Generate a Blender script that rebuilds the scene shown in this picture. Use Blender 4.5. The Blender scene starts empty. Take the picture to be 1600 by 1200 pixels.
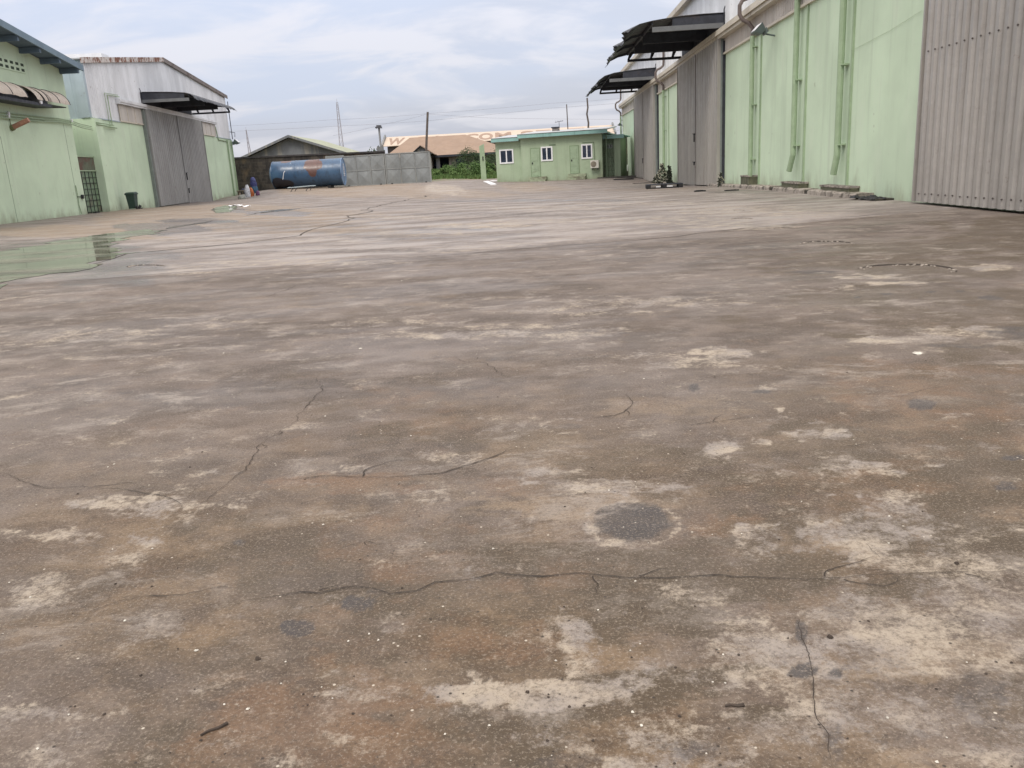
import bpy, math, random
import numpy as np
from mathutils import Vector, Matrix
random.seed(7); rng = np.random.default_rng(11)
SC = bpy.context.scene; COL = SC.collection
rad = math.radians
# ------------------------------------------------------------------ camera
FOC, EYE = 1290.0, 1.2
PITCH, ROLL = math.atan(337/1290.0), math.atan(.057)
_cz = np.array([-math.cos(PITCH)*math.sin(ROLL), math.cos(PITCH)*math.cos(ROLL), -math.sin(PITCH)])   # world axes seen from the camera
_cy = np.array([0, 0, 1.0]) - _cz[2]*_cz; _cy /= np.linalg.norm(_cy)
_cx = np.cross(_cy, _cz); _cx = _cx if _cx[0] > 0 else -_cx
cam = bpy.data.cameras.new('camera'); camo = bpy.data.objects.new('camera', cam); COL.objects.link(camo)
right = Vector((_cx[0], _cy[0], _cz[0])); up = Vector((_cx[1], _cy[1], _cz[1])); fwd = Vector((_cx[2], _cy[2], _cz[2]))
M = Matrix((right, up, -fwd)).transposed().to_4x4(); M.translation = Vector((0, 0, EYE))
camo.matrix_world = M
cam.sensor_fit = 'HORIZONTAL'; cam.sensor_width = 36; cam.lens = FOC/1600*36; cam.clip_end = 5000; cam.clip_start = .05
SC.camera = camo
# ------------------------------------------------------------------ world and sun
SUN_EL, SUN_AZ = 52, 200
w = bpy.data.worlds.new('World'); SC.world = w; w.use_nodes = True
nt = w.node_tree; N = nt.nodes; Lk = nt.links; N.clear()
def nd(t, **k):
    n = N.new(t)
    for a, b in k.items(): setattr(n, a, b)
    return n
def wmath(op, a, b=None, c=None, clamp=False):
    n = nd('ShaderNodeMath', operation=op); n.use_clamp = clamp
    for i, v in enumerate((a, b, c)):
        if v is None: continue
        if isinstance(v, (int, float)): n.inputs[i].default_value = v
        else: Lk.new(v, n.inputs[i])
    return n.outputs[0]
sky = nd('ShaderNodeTexSky', sky_type='NISHITA'); sky.sun_disc = False
sky.sun_elevation = rad(SUN_EL); sky.sun_rotation = rad(SUN_AZ); sky.air_density = 1.2; sky.dust_density = 2.5
tc = nd('ShaderNodeTexCoord'); sx = nd('ShaderNodeSeparateXYZ'); Lk.new(tc.outputs['Generated'], sx.inputs[0])
zz = wmath('MAXIMUM', sx.outputs[2], 0.0)
den = wmath('ADD', zz, 0.22)
px = wmath('DIVIDE', sx.outputs[0], den); py = wmath('DIVIDE', sx.outputs[1], den)
cb = nd('ShaderNodeCombineXYZ'); Lk.new(px, cb.inputs[0]); Lk.new(py, cb.inputs[1])
mp = nd('ShaderNodeMapping'); mp.inputs['Rotation'].default_value = (0, 0, rad(-24)); mp.inputs['Scale'].default_value = (1.0, 1.75, 1); mp.inputs['Location'].default_value = (3.3, 1.9, 0)
Lk.new(cb.outputs[0], mp.inputs[0])
n1 = nd('ShaderNodeTexNoise'); n1.inputs['Scale'].default_value = 1.5; n1.inputs['Detail'].default_value = 9; n1.inputs['Roughness'].default_value = .55; n1.inputs['Distortion'].default_value = .5
Lk.new(mp.outputs[0], n1.inputs['Vector'])
n2 = nd('ShaderNodeTexNoise'); n2.inputs['Scale'].default_value = .55; n2.inputs['Detail'].default_value = 3
Lk.new(mp.outputs[0], n2.inputs['Vector'])
cm = nd('ShaderNodeMapRange', interpolation_type='SMOOTHSTEP'); cm.inputs['From Min'].default_value = .45; cm.inputs['From Max'].default_value = .62
Lk.new(n1.outputs[0], cm.inputs['Value'])
gm = nd('ShaderNodeMapRange', interpolation_type='SMOOTHSTEP'); gm.inputs['From Min'].default_value = .35; gm.inputs['From Max'].default_value = .62
Lk.new(n2.outputs[0], gm.inputs['Value'])
# cloud deck: blue-grey veil, white banks; brighter overhead as an overcast sky is
def wmix(f, a, b, typ='MIX'):
    n = nd('ShaderNodeMix', data_type='RGBA', blend_type=typ)
    for i, v in ((0, f), (6, a), (7, b)):
        if isinstance(v, (int, float)): n.inputs[i].default_value = v
        elif isinstance(v, tuple): n.inputs[i].default_value = (*v, 1)
        else: Lk.new(v, n.inputs[i])
    return n.outputs[2]
veil = wmix(gm.outputs[0], (.41, .445, .54), (.395, .41, .475))
cld = wmix(cm.outputs[0], veil, (.51, .51, .56))
hi_ = nd('ShaderNodeMapRange'); hi_.inputs['From Min'].default_value = .22; hi_.inputs['From Max'].default_value = .6; Lk.new(zz, hi_.inputs['Value'])
cld = wmix(hi_.outputs[0], cld, (.645, .615, .60))
el = nd('ShaderNodeMapRange'); el.inputs['From Min'].default_value = 0.0; el.inputs['From Max'].default_value = .9; el.inputs['To Min'].default_value = 1.0; el.inputs['To Max'].default_value = 2.3
Lk.new(zz, el.inputs['Value'])
sc_ = nd('ShaderNodeVectorMath', operation='SCALE'); Lk.new(cld, sc_.inputs[0]); Lk.new(el.outputs[0], sc_.inputs['Scale'])
sk = nd('ShaderNodeVectorMath', operation='SCALE'); Lk.new(sky.outputs[0], sk.inputs[0]); sk.inputs['Scale'].default_value = .1
mixs = wmix(.88, sk.outputs[0], sc_.outputs[0])
bg = nd('ShaderNodeBackground'); Lk.new(mixs, bg.inputs[0]); bg.inputs[1].default_value = 1.0
wo = nd('ShaderNodeOutputWorld'); Lk.new(bg.outputs[0], wo.inputs[0])
sl = bpy.data.lights.new('sun', 'SUN'); sl.energy = 1.1; sl.angle = rad(18); sl.color = (1, .94, .855)
so = bpy.data.objects.new('sun', sl); COL.objects.link(so)
_a = rad(SUN_AZ); _e = rad(SUN_EL)
sd = Vector((math.sin(_a)*math.cos(_e), math.cos(_a)*math.cos(_e), math.sin(_e)))
so.rotation_euler = (-sd).to_track_quat('-Z', 'Y').to_euler()
vs = SC.view_settings; vs.view_transform = 'Standard'; vs.look = 'None'; vs.exposure = 0.5; vs.gamma = 1.0
SC.cycles.max_bounces = 6
# ------------------------------------------------------------------ helpers
CAMP = np.array([0, 0, EYE])
def ray(x, y):
    d = np.array([x-800, 600-y, FOC]); return np.array([d@_cx, d@_cy, d@_cz])
def gp(x, y, z=0.0):
    r = ray(x, y); t = (z-EYE)/r[2]; return np.array([r[0]*t, r[1]*t])
class Fr:
    """a facade's own frame: s along it, n out of it, z up"""
    def __init__(f, x, y, az, side=1):
        a = rad(az); f.d = np.array([math.sin(a), math.cos(a), 0]); f.n = np.array([math.cos(a), -math.sin(a), 0])*side
        P = np.array([x, y, 0.]); f.o = P-f.d*P.dot(f.d)
    def w(f, s, n, z): return tuple(f.o+f.d*s+f.n*n+np.array([0, 0, z]))
    def pix(f, x, y, n=0.0):
        r = ray(x, y); t = ((f.o+f.n*n-CAMP)@f.n)/(r@f.n); P = CAMP+r*t; return float((P-f.o)@f.d), float(P[2])
class MB:
    def __init__(m): m.v = []; m.f = []
    def face(m, pts):
        i = len(m.v); m.v += [tuple(p) for p in pts]; m.f.append(tuple(range(i, i+len(pts))))
    def hexa(m, p):   # p: 8 points, bottom 0-3, top 4-7
        i = len(m.v); m.v += [tuple(q) for q in p]
        for a in ((0,3,2,1),(4,5,6,7),(0,1,5,4),(1,2,6,5),(2,3,7,6),(3,0,4,7)): m.f.append(tuple(i+k for k in a))
    def fbox(m, F, s0, s1, n0, n1, z0, z1):
        m.hexa([F.w(s0,n0,z0),F.w(s1,n0,z0),F.w(s1,n1,z0),F.w(s0,n1,z0),F.w(s0,n0,z1),F.w(s1,n0,z1),F.w(s1,n1,z1),F.w(s0,n1,z1)])
    def box(m, x0, x1, y0, y1, z0, z1): m.hexa([(x0,y0,z0),(x1,y0,z0),(x1,y1,z0),(x0,y1,z0),(x0,y0,z1),(x1,y0,z1),(x1,y1,z1),(x0,y1,z1)])
    def prism(m, a, b):   # two matching polygons joined
        i = len(m.v); k = len(a); m.v += [tuple(q) for q in a]+[tuple(q) for q in b]
        m.f.append(tuple(range(i, i+k))[::-1]); m.f.append(tuple(range(i+k, i+2*k)))
        for j in range(k): m.f.append((i+j, i+(j+1) % k, i+k+(j+1) % k, i+k+j))
    def tube(m, pts, r, seg=8, r2=None, cap=True):
        P = [Vector(p) for p in pts]; n = len(P); base = len(m.v); prev = None
        for k in range(n):
            t = (P[min(k+1, n-1)]-P[max(k-1, 0)]).normalized()
            if prev is None:
                a = t.orthogonal().normalized()
            else:
                a = (prev-t*prev.dot(t)).normalized()
            prev = a; b = t.cross(a); rr = r if r2 is None else r+(r2-r)*k/(n-1)
            for j in range(seg):
                q = 2*math.pi*j/seg; m.v.append(tuple(P[k]+a*math.cos(q)*rr+b*math.sin(q)*rr))
        for k in range(n-1):
            for j in range(seg):
                m.f.append((base+k*seg+j, base+k*seg+(j+1) % seg, base+(k+1)*seg+(j+1) % seg, base+(k+1)*seg+j))
        if cap:
            m.f.append(tuple(base+j for j in range(seg))[::-1]); m.f.append(tuple(base+(n-1)*seg+j for j in range(seg)))
    def sheet(m, rows, thick=None):   # grid of points
        i = len(m.v); R_ = len(rows); C_ = len(rows[0])
        for r in rows: m.v += [tuple(q) for q in r]
        for a in range(R_-1):
            for b in range(C_-1): m.f.append((i+a*C_+b, i+a*C_+b+1, i+(a+1)*C_+b+1, i+(a+1)*C_+b))
        if thick:
            t = np.array(thick); self_rows = [[np.array(q)+t for q in r] for r in rows]; m.sheet(self_rows)
            edge = [(0, b) for b in range(C_)]+[(a, C_-1) for a in range(1, R_)]+[(R_-1, b) for b in range(C_-2, -1, -1)]+[(a, 0) for a in range(R_-2, 0, -1)]
            for k in range(len(edge)):
                a, b = edge[k], edge[(k+1) % len(edge)]
                m.face([rows[a[0]][a[1]], rows[b[0]][b[1]], self_rows[b[0]][b[1]], self_rows[a[0]][a[1]]])
    def build(m, name, mat, parent=None, smooth=False):
        me = bpy.data.meshes.new(name)
        off = np.array(parent_world(parent)) if parent else np.zeros(3)
        me.from_pydata([tuple(np.array(v)-off) for v in m.v], [], m.f); me.materials.append(mat)
        if smooth: me.polygons.foreach_set('use_smooth', [True]*len(me.polygons))
        o = bpy.data.objects.new(name, me); COL.objects.link(o)
        if parent: o.parent = parent
        return o
def parent_world(o):
    p = np.zeros(3)
    while o: p = p+np.array(o.location); o = o.parent
    return p
def tag(o, label=None, cat=None, group=None, kind=None):
    if label: o['label'] = label
    if cat: o['category'] = cat
    if group: o['group'] = group
    if kind: o['kind'] = kind
    return o
def empty(name, loc, label, cat, group=None):
    o = bpy.data.objects.new(name, None); COL.objects.link(o); o.location = [float(q) for q in loc]; o.empty_display_size = .2
    return tag(o, label, cat, group)
def corr_rows(F, s0, s1, zb, zt, pitch, dep, n0, kind='trap'):
    """a ribbed sheet: zb, zt functions of s"""
    prof = [(0, 0), (.30, 0), (.42, 1), (.78, 1), (.90, 0)] if kind == 'trap' else [(k/6, .5-.5*math.cos(2*math.pi*k/6)) for k in range(6)]
    ss = []; k = 0
    while s0+k*pitch < s1:
        for a, b in prof:
            s = s0+(k+a)*pitch
            if s < s1: ss.append((s, b))
        k += 1
    ss.append((s1, 0))
    return [[F.w(s, n0+b*dep, zb(s)) for s, b in ss], [F.w(s, n0+b*dep, zt(s)) for s, b in ss]]
def corr(F, s0, s1, zb, zt, pitch, dep, n0, kind='trap'):
    zb_ = zb if callable(zb) else (lambda s: zb); zt_ = zt if callable(zt) else (lambda s: zt)
    m = MB(); m.sheet(corr_rows(F, s0, s1, zb_, zt_, pitch, dep, n0, kind)); return m
# ------------------------------------------------------------------ materials
class G:
    def __init__(g, name):
        g.m = bpy.data.materials.new(name); g.m.use_nodes = True; g.t = g.m.node_tree; g.n = g.t.nodes
        g.b = g.n['Principled BSDF']; geo = g.n.new('ShaderNodeNewGeometry'); g.pos = geo.outputs['Position']
    def put(g, inp, v):
        if isinstance(v, (int, float)): inp.default_value = v
        elif isinstance(v, tuple): inp.default_value = (*v, 1) if len(inp.default_value) == 4 else v
        else: g.t.links.new(v, inp)
    def noise(g, scale, detail=6, rough=.6, stretch=None, dist=0, vec=None, out=0):
        n = g.n.new('ShaderNodeTexNoise'); n.inputs['Scale'].default_value = scale; n.inputs['Detail'].default_value = detail
        n.inputs['Roughness'].default_value = rough; n.inputs['Distortion'].default_value = dist
        v = vec or g.pos
        if stretch:
            mp = g.n.new('ShaderNodeMapping'); mp.inputs['Scale'].default_value = stretch; g.t.links.new(v, mp.inputs[0]); v = mp.outputs[0]
        g.t.links.new(v, n.inputs['Vector']); return n.outputs[out]
    def rng(g, v, a, b, c=0., d=1., smooth=True):
        n = g.n.new('ShaderNodeMapRange'); n.interpolation_type = 'SMOOTHSTEP' if smooth else 'LINEAR'
        g.put(n.inputs['Value'], v)
        for k, q in zip(('From Min', 'From Max', 'To Min', 'To Max'), (a, b, c, d)): n.inputs[k].default_value = q
        return n.outputs[0]
    def mix(g, f, a, b, typ='MIX'):
        n = g.n.new('ShaderNodeMix'); n.data_type = 'RGBA'; n.blend_type = typ
        g.put(n.inputs[0], f); g.put(n.inputs[6], a); g.put(n.inputs[7], b); return n.outputs[2]
    def math(g, op, a, b=0., clamp=False):
        n = g.n.new('ShaderNodeMath'); n.operation = op; n.use_clamp = clamp; g.put(n.inputs[0], a); g.put(n.inputs[1], b); return n.outputs[0]
    def attr(g, name):
        n = g.n.new('ShaderNodeAttribute'); n.attribute_name = name; return n.outputs['Fac']
    def axis(g, k):
        n = g.n.new('ShaderNodeSeparateXYZ'); g.t.links.new(g.pos, n.inputs[0]); return n.outputs[k]
    def bump(g, h, strength=.3, dist=.01):
        n = g.n.new('ShaderNodeBump'); n.inputs['Strength'].default_value = strength; n.inputs['Distance'].default_value = dist
        g.t.links.new(h, n.inputs['Height']); g.t.links.new(n.outputs[0], g.b.inputs['Normal'])
    def done(g, col, rough=.7, metal=0., spec=.5):
        g.put(g.b.inputs['Base Color'], col); g.put(g.b.inputs['Roughness'], rough); g.put(g.b.inputs['Metallic'], metal)
        g.b.inputs['Specular IOR Level'].default_value = spec; return g.m
def mk(name, col, rough=.7, var=.12, scale=2.0, metal=0., dirt=None, dirt_amt=(.55, .75), dscale=1.2, streak=False, bump=.15, bscale=30, bdist=.006, spec=.4, fine=14):
    g = G(name)
    lo = tuple(c*(1-var) for c in col); hi = tuple(min(1, c*(1+var)) for c in col)
    c = g.mix(g.rng(g.noise(scale, 5), .3, .7), lo, hi)
    c = g.mix(g.rng(g.noise(fine, 4), .35, .75, 0, .5), c, tuple(q*(1-var*1.2) for q in col))
    if dirt:
        st = (1, 1, .12) if streak else None
        c = g.mix(g.rng(g.noise(dscale, 8, .65, stretch=st, dist=.4), *dirt_amt), c, dirt)
    g.bump(g.noise(bscale, 6, .7), bump, bdist)
    return g.done(c, g.rng(g.noise(scale*1.7, 4), .3, .7, rough-.08, min(1, rough+.08)), metal, spec)
def stucco(name, col, base_z=0.0):
    """pale green painted render: chalky patches, rain streaks, splash dirt with a ragged edge at its foot"""
    g = G(name)
    c = g.mix(g.rng(g.noise(.45, 4), .35, .68), tuple(q*.93 for q in col), tuple(min(1, q*1.05) for q in col))
    c = g.mix(g.rng(g.noise(1.6, 7, .6, stretch=(1, 1, .25)), .5, .75, 0, .35), c, (col[0]*1.12, col[1]*1.0, col[2]*1.1))
    c = g.mix(g.rng(g.noise(2.4, 8, .7, stretch=(1, 1, .06)), .50, .68, 0, .30), c, tuple(q*.66 for q in col))
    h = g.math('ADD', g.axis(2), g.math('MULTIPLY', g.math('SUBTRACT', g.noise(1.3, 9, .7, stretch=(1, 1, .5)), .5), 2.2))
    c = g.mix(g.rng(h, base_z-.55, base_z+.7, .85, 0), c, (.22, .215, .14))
    c = g.mix(g.rng(g.noise(38, 3), .62, .72, 0, .25), c, tuple(q*.7 for q in col))
    c = g.mix(g.rng(g.noise(3.1, 2, .5), .735, .76, 0, .35), c, (.26, .27, .2))
    g.bump(g.noise(55, 6, .7), .25, .006)
    return g.done(c, .82, 0, .25)
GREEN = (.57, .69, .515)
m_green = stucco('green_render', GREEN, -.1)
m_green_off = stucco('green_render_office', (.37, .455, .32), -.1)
m_greenp = mk('green_pipe_paint', (.32, .415, .27), .55, .1, 3, dirt=(.3, .33, .24), dirt_amt=(.6, .8), streak=True)
m_greend = mk('green_gate_paint', (.17, .245, .155), .5, .25, 4, dirt=(.12, .10, .07), dirt_amt=(.5, .7))
m_groove = mk('dark_groove', (.10, .14, .09), .9, .2)
def metal_sheet(name, col, warm=(.30, .27, .24), rough=.5, m=.35, streaks=.5):
    g = G(name)
    c = g.mix(g.rng(g.noise(.8, 5, stretch=(1, 1, .3)), .35, .7), tuple(q*.88 for q in col), tuple(q*1.08 for q in col))
    c = g.mix(g.rng(g.noise(5, 8, .7, stretch=(1, 1, .05)), .5, .75, 0, streaks), c, warm)
    c = g.mix(g.rng(g.noise(30, 4), .6, .75, 0, .2), c, tuple(q*.6 for q in col))
    c = g.mix(g.rng(g.noise(.55, 9, .72, stretch=(1, 1, .35)), .50, .64, 0, .4), c, tuple(q*.72 for q in col))
    c = g.mix(g.rng(g.noise(2.5, 9, .8), .60, .68, 0, .5), c, (.17, .12, .09))
    g.bump(g.noise(2.2, 5), .45, .035)
    return g.done(c, g.rng(g.noise(3, 4), .3, .7, rough-.1, rough+.12), m, .5)
m_door = metal_sheet('galvanised_door', (.40, .375, .345), (.25, .22, .19))
m_door_l = metal_sheet('galvanised_door_far', (.38, .375, .365), (.23, .205, .18))
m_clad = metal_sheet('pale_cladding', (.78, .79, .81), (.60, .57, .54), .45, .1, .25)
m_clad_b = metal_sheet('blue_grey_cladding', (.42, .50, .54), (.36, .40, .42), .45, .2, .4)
m_strip = metal_sheet('weathered_strip', (.58, .54, .49), (.32, .25, .20), .55, .1, .7)
m_cream = mk('cream_steel', (.58, .53, .44), .55, .1, 2, dirt=(.32, .25, .19), dirt_amt=(.56, .75), streak=True)
m_rustw = mk('rust_flaked_trim', (.6, .56, .53), .7, .1, 6, dirt=(.20, .085, .05), dirt_amt=(.44, .56), dscale=2.2)
m_dark = mk('dark_steel', (.035, .038, .05), .55, .3, 3, dirt=(.09, .06, .05), dirt_amt=(.6, .75))
m_under = mk('grey_canopy_sheet', (.035, .038, .046), .5, .25, 1.5, dirt=(.13, .12, .12), dirt_amt=(.5, .7), streak=False, metal=.1)
m_canbeam = mk('canopy_beam_grey', (.15, .155, .16), .55, .15, 2, dirt=(.16, .12, .07), dirt_amt=(.6, .75))
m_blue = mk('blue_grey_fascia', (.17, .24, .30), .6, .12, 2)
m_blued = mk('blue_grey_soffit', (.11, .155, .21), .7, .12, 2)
m_roof = mk('roof_sheet', (.42, .43, .44), .5, .15, 1.2)
m_awn = mk('awning_sheet', (.52, .45, .38), .6, .12, 3, dirt=(.30, .22, .17), dirt_amt=(.52, .7), dscale=3)
m_pipe = mk('brown_pipe', (.15, .12, .11), .5, .2, 5)
m_clay = mk('salmon_sleeve', (.42, .22, .15), .7, .2, 6)
m_white = mk('white_frame', (.78, .78, .80), .45, .05, 3)
m_cable = mk('black_cable', (.03, .03, .035), .6, .1)
m_conc = mk('rough_concrete', (.33, .29, .25), .9, .25, 3, dirt=(.10, .085, .07), dirt_amt=(.48, .62), dscale=4, bump=.5, bscale=18, bdist=.03)
m_pit = mk('dark_pit', (.05, .045, .035), .9, .3)
m_blk = mk('plain_black', (.02, .02, .022), .6, .2)
g = G('glass_dark'); c = g.mix(g.rng(g.noise(2), .35, .65), (.012, .018, .04), (.03, .04, .07)); m_glass = g.done(c, .12, 0, .5)
# ------------------------------------------------------------------ frames
RW = Fr(9.0, 18.51, 2.55, -1)        # right warehouse facade
LW = Fr(-23.46, 48.04, -4.07, 1)     # left warehouses' facade
_r = ray(880, 281); _p = CAMP+_r*(70/_r[1])
OF = Fr(_p[0], _p[1], 104, 1)        # office front
def front(y): return Fr(0, y, 90, 1)
GT, BW, TK = front(84.0), front(88.0), front(79.5)
# ------------------------------------------------------------------ ground levels
cp = []
def lev(F, x, y, n=0.0):
    s, z = F.pix(x, y, n); p = F.w(s, n, 0); cp.append((p[0], p[1], z))
for q in [(1111,292.7),(1131,292),(1059,287.5),(1028,285),(991,282),(975,281)]: lev(RW, *q)
for q in [(174,330),(251,323),(328,316.4),(362,309)]: lev(LW, *q)
for q in [(777,283.5),(817,284.5),(880,281.5),(942,278)]: lev(OF, *q)
for q in [(540,291),(604,288),(674,284.5)]: lev(GT, *q)
for q in [(425,294),(480,294.5),(537,294)]: lev(TK, *q)
for q in [(400,299)]: lev(BW, *q)
for q in [(690,279),(770,279)]: lev(front(92), *q)
for q in [(690,268),(780,268)]: lev(front(112), *q)
cp = np.array(cp)
def ground_z(x, y):
    x = np.asarray(x, float); y = np.asarray(y, float)
    num = np.zeros(x.shape); dn = np.zeros(x.shape)
    for a, b, c in cp:
        ww = 1/(((x-a)**2+(y-b)**2)+4.0)**1.5; num += ww*c; dn += ww
    a0 = 1/(30.0)**3*6; num += 0; dn += a0*.35
    r = np.hypot(x, y); k = np.clip((y-26)/22, 0, 1); k = k*k*(3-2*k)
    return num/dn*k
def gzf(x, y): return float(ground_z(np.array([x]), np.array([y]))[0])
def on_ground(px_, py_):
    """the point of the ground seen at a picture position"""
    r = ray(px_, py_); z = 0.0
    for _ in range(25):
        t = (z-EYE)/r[2]; t = min(max(t, 1e-4), 250/abs(r[1])); z = .5*z+.5*gzf(r[0]*t, r[1]*t)
    return r[0]*t, r[1]*t, z
# ------------------------------------------------------------------ ground mesh with its stains
def fbm(x, y, seed=0, octv=4):
    tot = 0; amp = 1; s = 0
    for o in range(octv):
        xi = np.floor(x).astype(np.int64); yi = np.floor(y).astype(np.int64); fx = x-xi; fy = y-yi; fx = fx*fx*(3-2*fx); fy = fy*fy*(3-2*fy)
        def h(a, b):
            n = (a*374761393+b*668265263+(seed+o)*1442695041) & 0xffffffff
            n = ((n ^ (n >> 13))*1274126177) & 0xffffffff
            return ((n ^ (n >> 16)) & 0xffff)/65535.0
        v = (h(xi, yi)*(1-fx)+h(xi+1, yi)*fx)*(1-fy)+(h(xi, yi+1)*(1-fx)+h(xi+1, yi+1)*fx)*fy
        tot = tot+amp*v; s += amp; amp *= .55; x = x*2.03+7.1; y = y*2.03+3.7
    return tot/s
rr = [.35]
while rr[-1] < 45: rr.append(rr[-1]*1.0085)
while rr[-1] < 2600: rr.append(rr[-1]*1.045)
th = list(np.radians(np.arange(-46, 46.01, .24)))+list(np.radians(np.arange(50, 314, 6.0)))
rr = np.array(rr); th = np.array(th); nr, nth = len(rr), len(th)
Rr, Tt = np.meshgrid(rr, th, indexing='ij'); GX = (Rr*np.sin(Tt)).ravel(); GY = (Rr*np.cos(Tt)).ravel()
GZ = ground_z(GX, GY)
far = np.clip((np.hypot(GX, GY)-95)/60, 0, 1)
GZ = GZ*(1-far)+far*(-.3)
F_ = {k: np.zeros(GX.shape) for k in ('pale', 'brown', 'dark', 'orange', 'wet', 'slab', 'soil', 'tan', 'near')}
def blob(kind, x, y, rx, ry, amt=1.0, rough=.8, seed=None, ring=None, rot=0.0):
    global F_
    seed = int(x*7+y*13) if seed is None else seed
    c = gp(x, y)
    ca, sa = math.cos(rad(rot)), math.sin(rad(rot))
    ax = (gp(x+rx*ca, y-rx*sa)-gp(x-rx*ca, y+rx*sa))/2; ay = (gp(x-ry*sa, y-ry*ca)-gp(x+ry*sa, y+ry*ca))/2
    A = np.linalg.inv(np.array([ax, ay]).T)
    dx, dy = GX-c[0], GY-c[1]
    sel = (np.hypot(dx, dy) < 2.3*(np.linalg.norm(ax)+np.linalg.norm(ay))) & (GY > 0)
    u = A[0, 0]*dx[sel]+A[0, 1]*dy[sel]; v = A[1, 0]*dx[sel]+A[1, 1]*dy[sel]
    d = np.hypot(u, v)+rough*(fbm(u*2.1+seed, v*2.1-seed, seed, 5)-.5)*1.3
    if ring: val = np.clip(1-np.abs(d-1)/ring, 0, 1)
    else: val = np.clip((1.25-d)/.5, 0, 1)
    val = val*val*(3-2*val)*amt
    F_[kind][sel] = np.maximum(F_[kind][sel], val)
PALE = [(240,790,95,16,.8),(70,925,55,28,.5),(45,945,35,14,.6),(60,835,85,10,.6),(110,525,190,12,.55),(60,470,90,8,.4),(330,505,60,8,.4),(60,1112,90,12,.8),(60,1185,50,20,.7),(700,522,210,10,.6),(560,505,60,5,.5),
 (1010,470,120,9,.6),(900,485,90,8,.5),(640,505,80,5,.5),(830,512,80,6,.6),(1165,462,40,4,.6),(1130,552,50,10,.95),(1090,568,70,7,.8),(1040,560,50,12,.5),(1500,522,70,12,.8),(1370,532,70,6,.8),(1435,552,12,3,1),(1310,450,25,5,.6),
 (1370,432,60,4,.95),(1400,442,60,3,1),(1540,418,50,5,.9),(1195,607,18,4,1),(1220,640,8,4,1),(1125,698,32,12,1),(1192,690,18,5,1),(1275,680,45,9,.9),(1355,732,75,11,.8),(1300,745,40,20,.6),(1490,648,30,4,.7),
 (1390,770,50,8,.5),(1190,745,60,14,.5),(930,760,110,12,.75),(860,740,60,9,.7),(1180,832,45,20,.8),(1280,830,35,17,.9),(1400,795,60,25,.7),(1350,845,110,38,.8),(1470,870,80,30,.65),(1380,950,90,50,.6),(1520,935,110,50,.6),(1480,1020,190,35,.85),(1580,1060,60,60,.7),
 (1180,1000,80,30,.8),(1110,1015,40,20,.85),(1200,1050,110,40,.7),(900,1010,45,45,.7),(860,1085,110,22,1),(740,1080,60,20,.9),(960,1070,60,14,.8),(580,1075,60,18,.8),(540,1055,40,10,.6),(1000,985,30,20,.4),(1060,1140,90,30,.75),(1130,1180,70,30,.7),(880,1160,50,15,.6),(1300,1120,60,60,.6),(1430,1100,120,60,.45),(1500,1160,120,50,.5),
 (560,1165,60,20,.5),(470,1190,30,10,.6),(1010,1195,60,20,.6),(700,712,40,8,.4),(560,735,35,7,.7),(640,775,60,12,.4),(725,775,30,10,.6),(230,845,25,8,.7),(190,870,30,10,.4),(1080,940,70,20,.45),(1450,905,60,20,.5),
 (440,545,90,6,.4),(210,560,80,6,.4),(160,620,110,8,.45),(380,590,60,5,.4),(250,690,80,10,.4),(480,665,60,6,.4),(80,680,60,8,.4),(60,620,50,6,.4),(160,660,50,5,.4),(300,740,60,7,.4),(420,720,60,6,.35)]
BROWN = [(1000,900,260,55,.8),(800,935,220,50,.7),(950,960,150,35,.8),(1020,1065,170,18,1,6),(900,1110,160,25,1,6),(780,1150,120,40,.8),(1210,895,80,35,.8),(1500,830,130,60,1),(1590,860,60,40,1),(1290,880,60,20,.5),(1330,810,18,35,.9),(1240,810,50,25,.6),(1410,915,50,22,.9),(1150,840,70,50,.6),(760,690,220,35,.35),
 (1300,700,180,40,.6),(1500,740,150,70,.7),(1450,480,220,40,.6),(1100,760,120,20,.7),(1250,760,90,25,.6),(1550,600,130,60,.6),(1450,400,230,25,.7),(1560,360,120,25,.8),(500,860,160,60,.45),(560,1010,200,60,.5),(250,1180,90,60,.6),(1200,1115,60,15,.8),(700,1100,120,60,.4),(1580,1120,60,60,.7),(1000,720,150,25,.5)]
DARK = [(465,982,26,16,1),(560,945,28,15,.9),(590,925,20,8,.5),(1252,985,12,22,.9),(1255,1048,26,12,1),(1305,1052,14,6,.9),(1085,605,9,7,1),(1190,612,16,4,.9),(1440,632,28,9,.9),(1545,464,15,3,1),(1548,466,20,3,.9),(1455,456,8,2,1),(1385,459,12,2,.9),(1500,455,9,2,.8),(1340,464,8,2,.8),(1585,715,20,5,.9),(1570,760,20,8,.7),(1275,425,50,3,.7),(1380,440,25,2,.7),
 (1590,520,60,12,.7),(1500,540,70,5,.6),(300,620,120,15,.4),(120,600,110,15,.4),(620,700,120,20,.35),(1300,955,20,10,.5),(1090,1170,60,15,.5),(880,1190,60,15,.6),(1530,1090,40,60,.5),(1300,1170,25,40,.6),(1400,1150,60,20,.4),(375,848,12,6,.7),(1380,1050,80,30,.35),(700,595,160,14,.35),(450,600,110,10,.4),(850,560,110,8,.35),(1000,520,140,8,.3),(1185,955,20,10,.4)]
ORANGE = [(560,755,110,16,.8),(500,1120,200,70,.9),(380,1170,120,40,.8),(620,990,130,40,.55),(700,885,160,35,.6),(1440,610,180,40,.6),(1380,570,90,12,.5),(1350,760,160,40,.5),(780,760,80,20,.6),(1130,820,70,20,.7),(940,900,120,30,.4),(1520,690,100,30,.45),(1000,770,60,14,.5),(620,640,80,40,.4),(600,840,140,40,.45),(830,1000,60,30,.7),(1150,955,60,20,.3),(660,1160,120,30,.5),(1210,765,80,14,.5)]
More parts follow.
